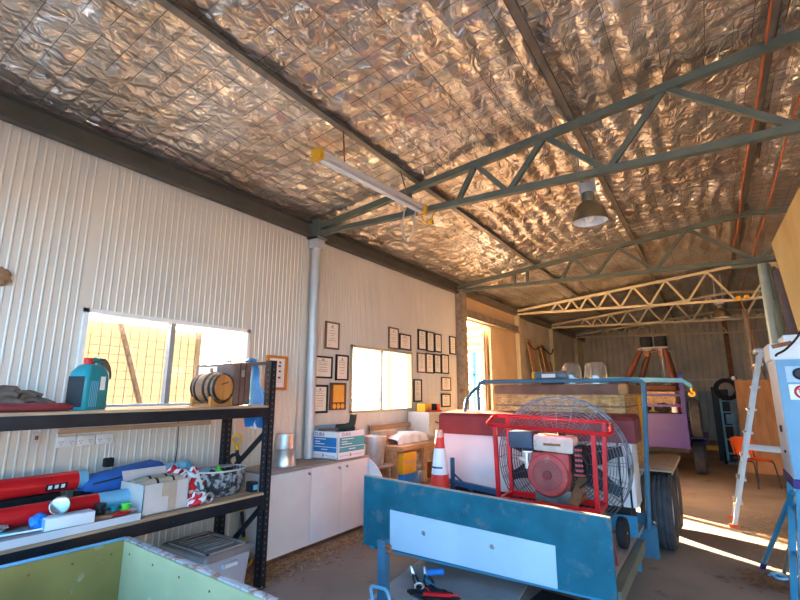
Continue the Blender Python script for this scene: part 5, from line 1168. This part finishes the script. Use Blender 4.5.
# back right
m = M(); m.prism([(.40, 12.0, 0), (1.9, 12.0, 0), (1.9, 12.0, 1.86), (.42, 12.0, 1.86)], (0, 0, 0), (0, .018, 0)); m.bm.transform(Matrix.Translation((0, 12.0, 0)) @ Matrix.Rotation(-.10, 4, 'X') @ Matrix.Translation((0, -12.0, 0))); solo('plywood_sheet', m, mt_orangeply, 'orange plywood sheet leaning behind the orange chair', 'board')
ch = thing('plastic_chair', 'orange plastic chair with black legs in front of the plywood sheet', 'chair', (.5, 10.4, 0), math.radians(35))
m = M(); m.grid(lambda u, v: ((u-.5)*.44, -.22+.44*v, .44-.02*math.sin(PI*v)+.03*(2*u-1)**2), 10, 10); m.grid(lambda u, v: ((u-.5)*.44, .22+.06*v+.03*(2*u-1)**2*-1, .44+.03*(2*u-1)**2*0), 10, 3); part('seat', m, mt_orange, ch, world=False)
m = M(); m.grid(lambda u, v: ((u-.5)*(.44-.03*v), .25+.09*v-.05*(2*u-1)**2, .50+.30*v-.03*(2*u-1)**4*v), 10, 8); part('backrest', m, mt_orange, ch, world=False)
for sx in (-1, 1):
    m = M(); m.tube(fillet([(sx*.20, -.24, 0), (sx*.17, -.18, .425), (sx*.17, .20, .425), (sx*.20, .27, 0)], .05, 5), .011, 8); part('leg_frame', m, mt_blackp, ch, world=False)
m = M(); m.tube([(-.16, .2, .425), (-.16, .30, .72)], .010, 6); m.tube([(.16, .2, .425), (.16, .30, .72)], .010, 6); part('back_stay', m, mt_blackp, ch, world=False)
hd = thing('hand_trolley', 'blue hand trolley standing by the back wall beside the plywood sheet', 'trolley', (.3, 13.0, 0))
for x in (.14, .46):
    m = M(); m.tube(spline([(x, 12.95, .1), (x, 13.0, .9), (x, 13.05, 1.45)], 4), .022, 8); part('side_rail', m, mt_ltbluep, hd)
for z in (.25, .55, .85, 1.15, 1.40): m = M(); m.bar((.14, 12.99, z), (.46, 12.99, z), .03); part('cross_bar', m, mt_ltbluep, hd)
m = M(); m.b2(.12, .48, 12.70, 12.95, .05, .065); part('toe_plate', m, mt_ltbluep, hd)
for x in (.09, .51): m = M(); m.lathe([(.05, -.03), (.13, -.03), (.14, 0), (.13, .03), (.05, .03)], (x, 13.08, .14), 24, (1, 0, 0)); part('wheel', m, mt_dark, hd)
m = M(); m.tube(arc((.28, 12.93, 1.66), .20, 0, 2*PI, 32, (1, 0, 0), (0, .1, 1))[:-1], .05, 8, True); solo('cable_coil', m, mt_dark, 'dark cable coil hanging on the blue hand trolley', 'coil')
m = M(); m.b2(.20, .36, 12.90, 12.97, .9, 1.1, .005); solo('battery_box', m, mt_ltblue, 'pale box strapped to the blue hand trolley', 'box')
m = M(); m.tube([(.46, 13.0, 1.45), (.44, 13.02, 1.85)], .012, 6); m.blob((.44, 13.02, 1.90), (.04, .04, .06), .1); solo('lead_lamp', m, mt_whitep, 'white lead lamp upright on the handle of the blue hand trolley', 'lamp')
m = M(); m.b2(-.02, .10, 13.6, 13.66, 0, 1.72); m.b2(-.02, .32, 13.61, 13.65, 0, 1.66); solo('black_board', m, mt_blackp, 'tall black board leaning by the back wall beside the hand trolley', 'board')
m = M(); m.b2(-.30, .02, 16.0, 16.25, 0, .10); solo('sunlit_plank', m, mt_yellow, 'short board at the foot of the back wall, sunlight painted as yellow', 'board')  # sunlight on the board is put into its yellow colour
m = M(); m.bar((-2.8, Y1-.05, 2.02), (.9, Y1-.05, 2.02), .04); struct('trim_5', m, mt_cardpale, label='rail along the back wall')
m = M(); m.cyl((.62, Y1-.07, 2.05), (.62, Y1-.07, 4.2), .07, 10); m.b2(.5, .75, Y1-.2, Y1-.05, 1.9, 2.1); struct('trim_6', m, mt_rust, label='rust-red conduit on the back wall')
random.seed(11)
for k, (y, w, h, lb) in enumerate(((12.2, .34, 3.0, 'wide timber plank leaning on the far wall, nearest the doorway'), (12.9, .14, 2.9, 'narrow timber plank leaning on the far wall between two wider ones'), (13.4, .34, 2.95, 'wide timber plank leaning on the far wall, beyond the narrow one'), (14.1, .1, 2.5, 'thin batten leaning on the far wall, farthest from the doorway'))):
    m = M(); m.bar((-3.55, y, 0), (-3.99, y, h), .03, w, up=(0, 1, 0)); m.bm.transform(Matrix.Identity(4)); solo('timber_plank', m, mt_wood, lb, 'plank', 'planks leaning on the far wall')
m = M(); m.tube(spline([(-3.95, 12.0, 2.9), (-3.93, 12.5, 2.75), (-3.95, 13.2, 2.88), (-3.93, 14.0, 2.72), (-3.95, 14.4, 2.9)], 6), .016, 6); solo('coiled_hose', m, mt_dark, 'dark hose strung along the top of the leaning planks', 'hose')

# ================================================================= overhead
tl = thing('fluorescent_light', 'long cream fluorescent batten with yellow end caps hung below the roof purlin', 'light', (-2.38, 3.15, 3.52))
A_, B_ = V((-2.44, 2.46, 3.50)), V((-2.33, 3.86, 3.50)); D_ = (B_-A_).normalized()
m = M(); m.bar(A_, B_, .075, .05, bev=.006); part('batten_body', m, mt_cardpale, tl)
m = M(); m.cyl(A_+V((0, 0, -.05)), B_+V((0, 0, -.05)), .017, 14); part('tube_lamp', m, mt_inkwhite, tl)
for p, s in ((A_, -1), (B_, 1)):
    m = M(); m.box(p+D_*s*.025+V((0, 0, -.015)), (.10, .05, .10), bev=.008); part('end_cap', m, mt_yellow, tl, 'yellow end cap')
for t in (.2, .85):
    p = A_.lerp(B_, t); m = M(); m.tube([p+V((0, 0, .025)), (-2.46, p.y+.02, roofz(-2.46)-.08)], .006, 6); part('hanger', m, mt_rust, tl)
m = M(); m.tube(spline([B_+V((0, 0, -.06)), B_+V((0, .08, -.14)), B_+V((.02, .16, -.10)), B_+V((.05, .2, .02))], 6), .008, 6); m.box(B_+V((.03, .14, -.12)), (.06, .09, .06), (.3, 0, .3), .01); part('plug_lead', m, mt_yellow, tl)
m = M(); m.tube(spline([(-2.62, 4.0, 3.62), (-2.66, 4.0, 3.40), (-2.60, 4.0, 3.22), (-2.53, 4.0, 3.30), (-2.48, 4.0, 3.55), (-2.40, 4.0, 3.68)], 8), .009, 6); solo('hanging_cable', m, mt_cardpale, 'grey cable hanging in a loop from the first roof truss', 'cable')
def hibay(c, label, ztop):
    h = thing('high_bay_lamp', label, 'lamp', (c[0], c[1], c[2]), group='high bay lamps')
    m = M(); m.lathe([(.165, 0), (.168, .004), (.160, .05), (.135, .13), (.085, .195), (.055, .215), (.05, .215), (.08, .19), (.13, .125), (.155, .05), (.162, .004), (.165, 0)], c, 36, None, False); part('shade', m, mat('bronze_shade', (.20, .155, .085), .38, .55, .1), h)
    m = M(); m.lathe([(.16, .012), (.15, .05), (.12, .12), (.05, .19), (0, .195)], c, 36, None, False); part('inner_reflector', m, mt_inkwhite, h)
    m = M(); m.blob(V(c)+V((0, 0, .07)), (.05, .05, .075), 0); part('bulb', m, mt_whitep, h)
    m = M(); m.lathe([(.055, .21), (.06, .22), (.06, .30), (.04, .31), (0, .31)], c, 24); part('lamp_holder', m, mt_steel_green, h)
    m = M(); z0 = c[2]+.3; m.b2(c[0]-.07, c[0]+.07, c[1]-.006, c[1]+.006, z0, z0+.12); m.b2(c[0]-.075, c[0]-.062, c[1]-.02, c[1]+.02, z0, ztop); m.b2(c[0]+.062, c[0]+.075, c[1]-.02, c[1]+.02, z0, ztop); part('bracket', m, mt_galv, h)
    return h
hibay((-.80, 4.5, 3.215), 'bronze high bay lamp hanging just behind the first roof truss', roofz(-.8)-.06)
hibay((.36, 12.2, 3.21), 'distant high bay lamp hanging beyond the grey pipe column', roofz(.36)-.06)
for k, (x, z) in enumerate(((.62, .10), (.93, .12))):
    m = M(); pts = [(x+.012*math.sin(y*1.7+k), y, roofz(x)-z-.012*math.sin(y*2.3)) for y in [Y0+.3*i for i in range(60)]]; m.tube(pts, .008, 6); solo('orange_cable', m, mt_rope, ('orange cable running along the roof just short of the ridge', 'orange cable running along the roof just past the ridge')[k], 'cable', 'orange cables along the ridge')
m = M(); m.tube(spline([(.69, 11.4, 3.44), (.76, 11.2, 2.9), (.84, 11.0, 1.9)], 6), .011, 6); solo('hanging_rope', m, mt_rust, 'brown rope hanging slantwise from the third roof truss', 'rope')
m = M(); m.b2(.62, .70, 11.44, 11.55, 3.43, 3.53); m.blob((.80, 11.46, 3.50), (.05, .05, .05), 0); solo('yellow_tag', m, mt_yellow, 'small yellow block clamped on the third roof truss', 'block')

# ================================================================= floor clutter by the gate board
m = M(); m.box((-1.93, 3.55, .006), (1.05, 1.25, .010), (0, 0, .12)); solo('grey_sheet', m, mat('pale_grey_sheet', (.40, .375, .36), .7, 0, .12, 5, spots=((.25, .22, .2), 8, .36)), 'worn grey sheet lying on the floor under the blue gate board', 'sheet')
m = M(); m.box((-1.02, 3.55, .009), (.72, .95, .016), (0, 0, -.1)); solo('rubber_mat', m, mt_dark, 'black rubber mat on the floor beside the worn grey sheet', 'mat')
ps = thing('blue_post', 'short blue steel post with a looped handle standing before the gate board', 'post', (-2.25, 3.12, 0))
m = M(); m.b2(-2.285, -2.215, 3.085, 3.155, 0, .475, .004); part('post_body', m, mt_hoop, ps); m = M(); m.b2(-2.37, -2.13, 3.02, 3.24, 0, .014); part('base_plate', m, mt_blue, ps)
m = M(); m.cyl((-2.215, 3.10, .44), (-2.17, 3.10, .44), .014, 10); m.cyl((-2.215, 3.12, .40), (-2.18, 3.12, .40), .02, 10); part('bolt', m, mt_rust, ps)
m = M(); m.tube(fillet([(-2.30, 3.02, .17), (-2.13, 3.0, .185), (-2.08, 2.98, .09), (-2.25, 2.99, .07)], .035, 6, True), .012, 8, True); part('loop_handle', m, mt_ltbluep, ps, 'pale blue loop handle')
ckk = thing('crank_handle', 'crank with a blue grip lying on the worn grey sheet', 'crank', (-2.0, 3.62, .012))
m = M(); m.cyl((-2.14, 3.60, .12), (-2.02, 3.66, .135), .026, 14); part('grip', m, mt_tarp, ckk); m = M(); m.tube(spline([(-2.14, 3.60, .12), (-2.17, 3.58, .10), (-2.12, 3.56, .075), (-1.98, 3.50, .05), (-1.88, 3.42, .022)], 6), .013, 8); part('arm', m, mt_blue, ckk)
for k, (c, rz, lb) in enumerate((((-2.20, 3.56, .0), 1.9, 'pair of pliers standing up in the tool heap nearest the blue post'), ((-2.10, 3.58, .0), 1.3, 'pair of pliers in the tool heap beside the crank handle'))):
    t = thing('pliers', lb, 'pliers', c, rz, 'pliers in the tool heap')
    for s in (-1, 1):
        m = M(); m.tube(spline([(s*.035, 0, .012), (s*.045, .03, .06), (s*.014, .05, .11)], 5), .010, 8); part('handle', m, mt_blackp, t, world=False)
    m = M(); m.tube([(0, .05, .10), (0, .065, .14), (0, .075, .165)], [.022, .018, .008], 8); part('jaw', m, mt_galv, t, world=False)
m = M(); m.tube(spline([(-2.22, 3.42, .02), (-2.10, 3.40, .05), (-1.98, 3.38, .03), (-1.90, 3.35, .022), (-1.85, 3.44, .02)], 6), .014, 8); solo('black_hose', m, mt_dark, 'black hose end in the tool heap below the crank handle', 'hose')
m = M(); m.tube(spline([(-2.16, 3.44, .03), (-2.08, 3.45, .06), (-2.0, 3.41, .05), (-1.95, 3.42, .03)], 6), .013, 6); solo('red_strap', m, mt_red, 'red strap tangled in the tool heap', 'strap')
m = M(); m.lathe([(.03, 0), (.032, .03), (.02, .04), (.02, .06), (0, .06)], (-1.93, 3.44, .012), 14); solo('pipe_fitting', m, mt_chrome, 'chrome pipe fitting beside the end of the crank arm', 'fitting')
m = M(); m.bar((-2.15, 3.36, .018), (-1.8, 3.30, .018), .03, .012); m.lathe([(.03, -.008), (.03, .008)], (-1.8, 3.30, .02), 14); solo('spanner', m, mt_galv, 'steel spanner at the front of the tool heap', 'spanner')
m = M(); m.blob((-1.98, 3.44, .03), (.20, .09, .045), .5, 4, 21, 4); solo('tool_roll', m, mt_dark, 'crumpled black tool roll under the heap of tools', 'tool roll', smooth=60)
m = M(); m.bar((-2.02, 3.33, .075), (-1.82, 3.40, .085), .025, .02); m.tube([(-1.82, 3.40, .085), (-1.76, 3.42, .087)], .008, 8); solo('red_screwdriver', m, mt_red, 'red-handled screwdriver on the black tool roll', 'screwdriver')
m = M(); m.tube(arc((-2.12, 3.43, .07), .035, 0, 2*PI, 20, (1, .2, 0), (0, .5, .6))[:-1], .009, 8, True); solo('shackle', m, mt_galv, 'steel shackle ring on the end of the black tool roll', 'shackle')
# straw, leaves and rag on the floor
def scatter(n, f, L0, L1, seed, w=.0022):
    random.seed(seed); m = M()
    for _ in range(n):
        x, y = f(); a = random.uniform(0, 2*PI); l = random.uniform(L0, L1); z = random.uniform(.002, .012)
        d = V((math.cos(a), math.sin(a), random.uniform(-.12, .12)))*l; s_ = V((-math.sin(a), math.cos(a), 0))*w*random.uniform(.7, 2.2); c = V((x, y, z+.12*l/2+.0))
        m._f([m.bm.verts.new(c-d/2-s_), m.bm.verts.new(c+d/2-s_), m.bm.verts.new(c+d/2+s_), m.bm.verts.new(c-d/2+s_)])
    return m
g_ = random.gauss
def stuff(name, m, mtx, lb):
    o = solo(name, m, mtx, lb, 'litter', smooth=0); o['kind'] = 'stuff'
stuff('straw', scatter(700, lambda: (min(-3.2, -3.62+abs(g_(0, .16))), random.uniform(2.7, 4.8)), .03, .12, 5), mt_straw, 'dry straw along the foot of the white cupboards')
stuff('dead_leaves', scatter(500, lambda: (-3.6+abs(g_(0, .20)), random.uniform(2.2, 4.7)), .015, .05, 6, .008), mt_straw2, 'brown leaf litter along the foot of the white cupboards')
stuff('straw', scatter(1100, lambda: (.62+g_(0, .26), 6.9+g_(0, .5)), .03, .14, 8), mt_straw, 'dry straw around the feet of the step ladder')
stuff('dead_leaves', scatter(260, lambda: (.22+g_(0, .10), 5.35+g_(0, .12)), .015, .06, 9, .008), mt_straw2, 'dark leaf litter beside the brace foot of the blue stand')
m = M(); m.tube(spline([(.24, 5.48, .012), (.30, 5.52, .03), (.36, 5.47, .02), (.30, 5.43, .015), (.26, 5.50, .03)], 6), .014, 6); solo('blue_strap', m, mt_ltbluep, 'crumpled pale blue strap on the floor by the blue stand', 'strap')
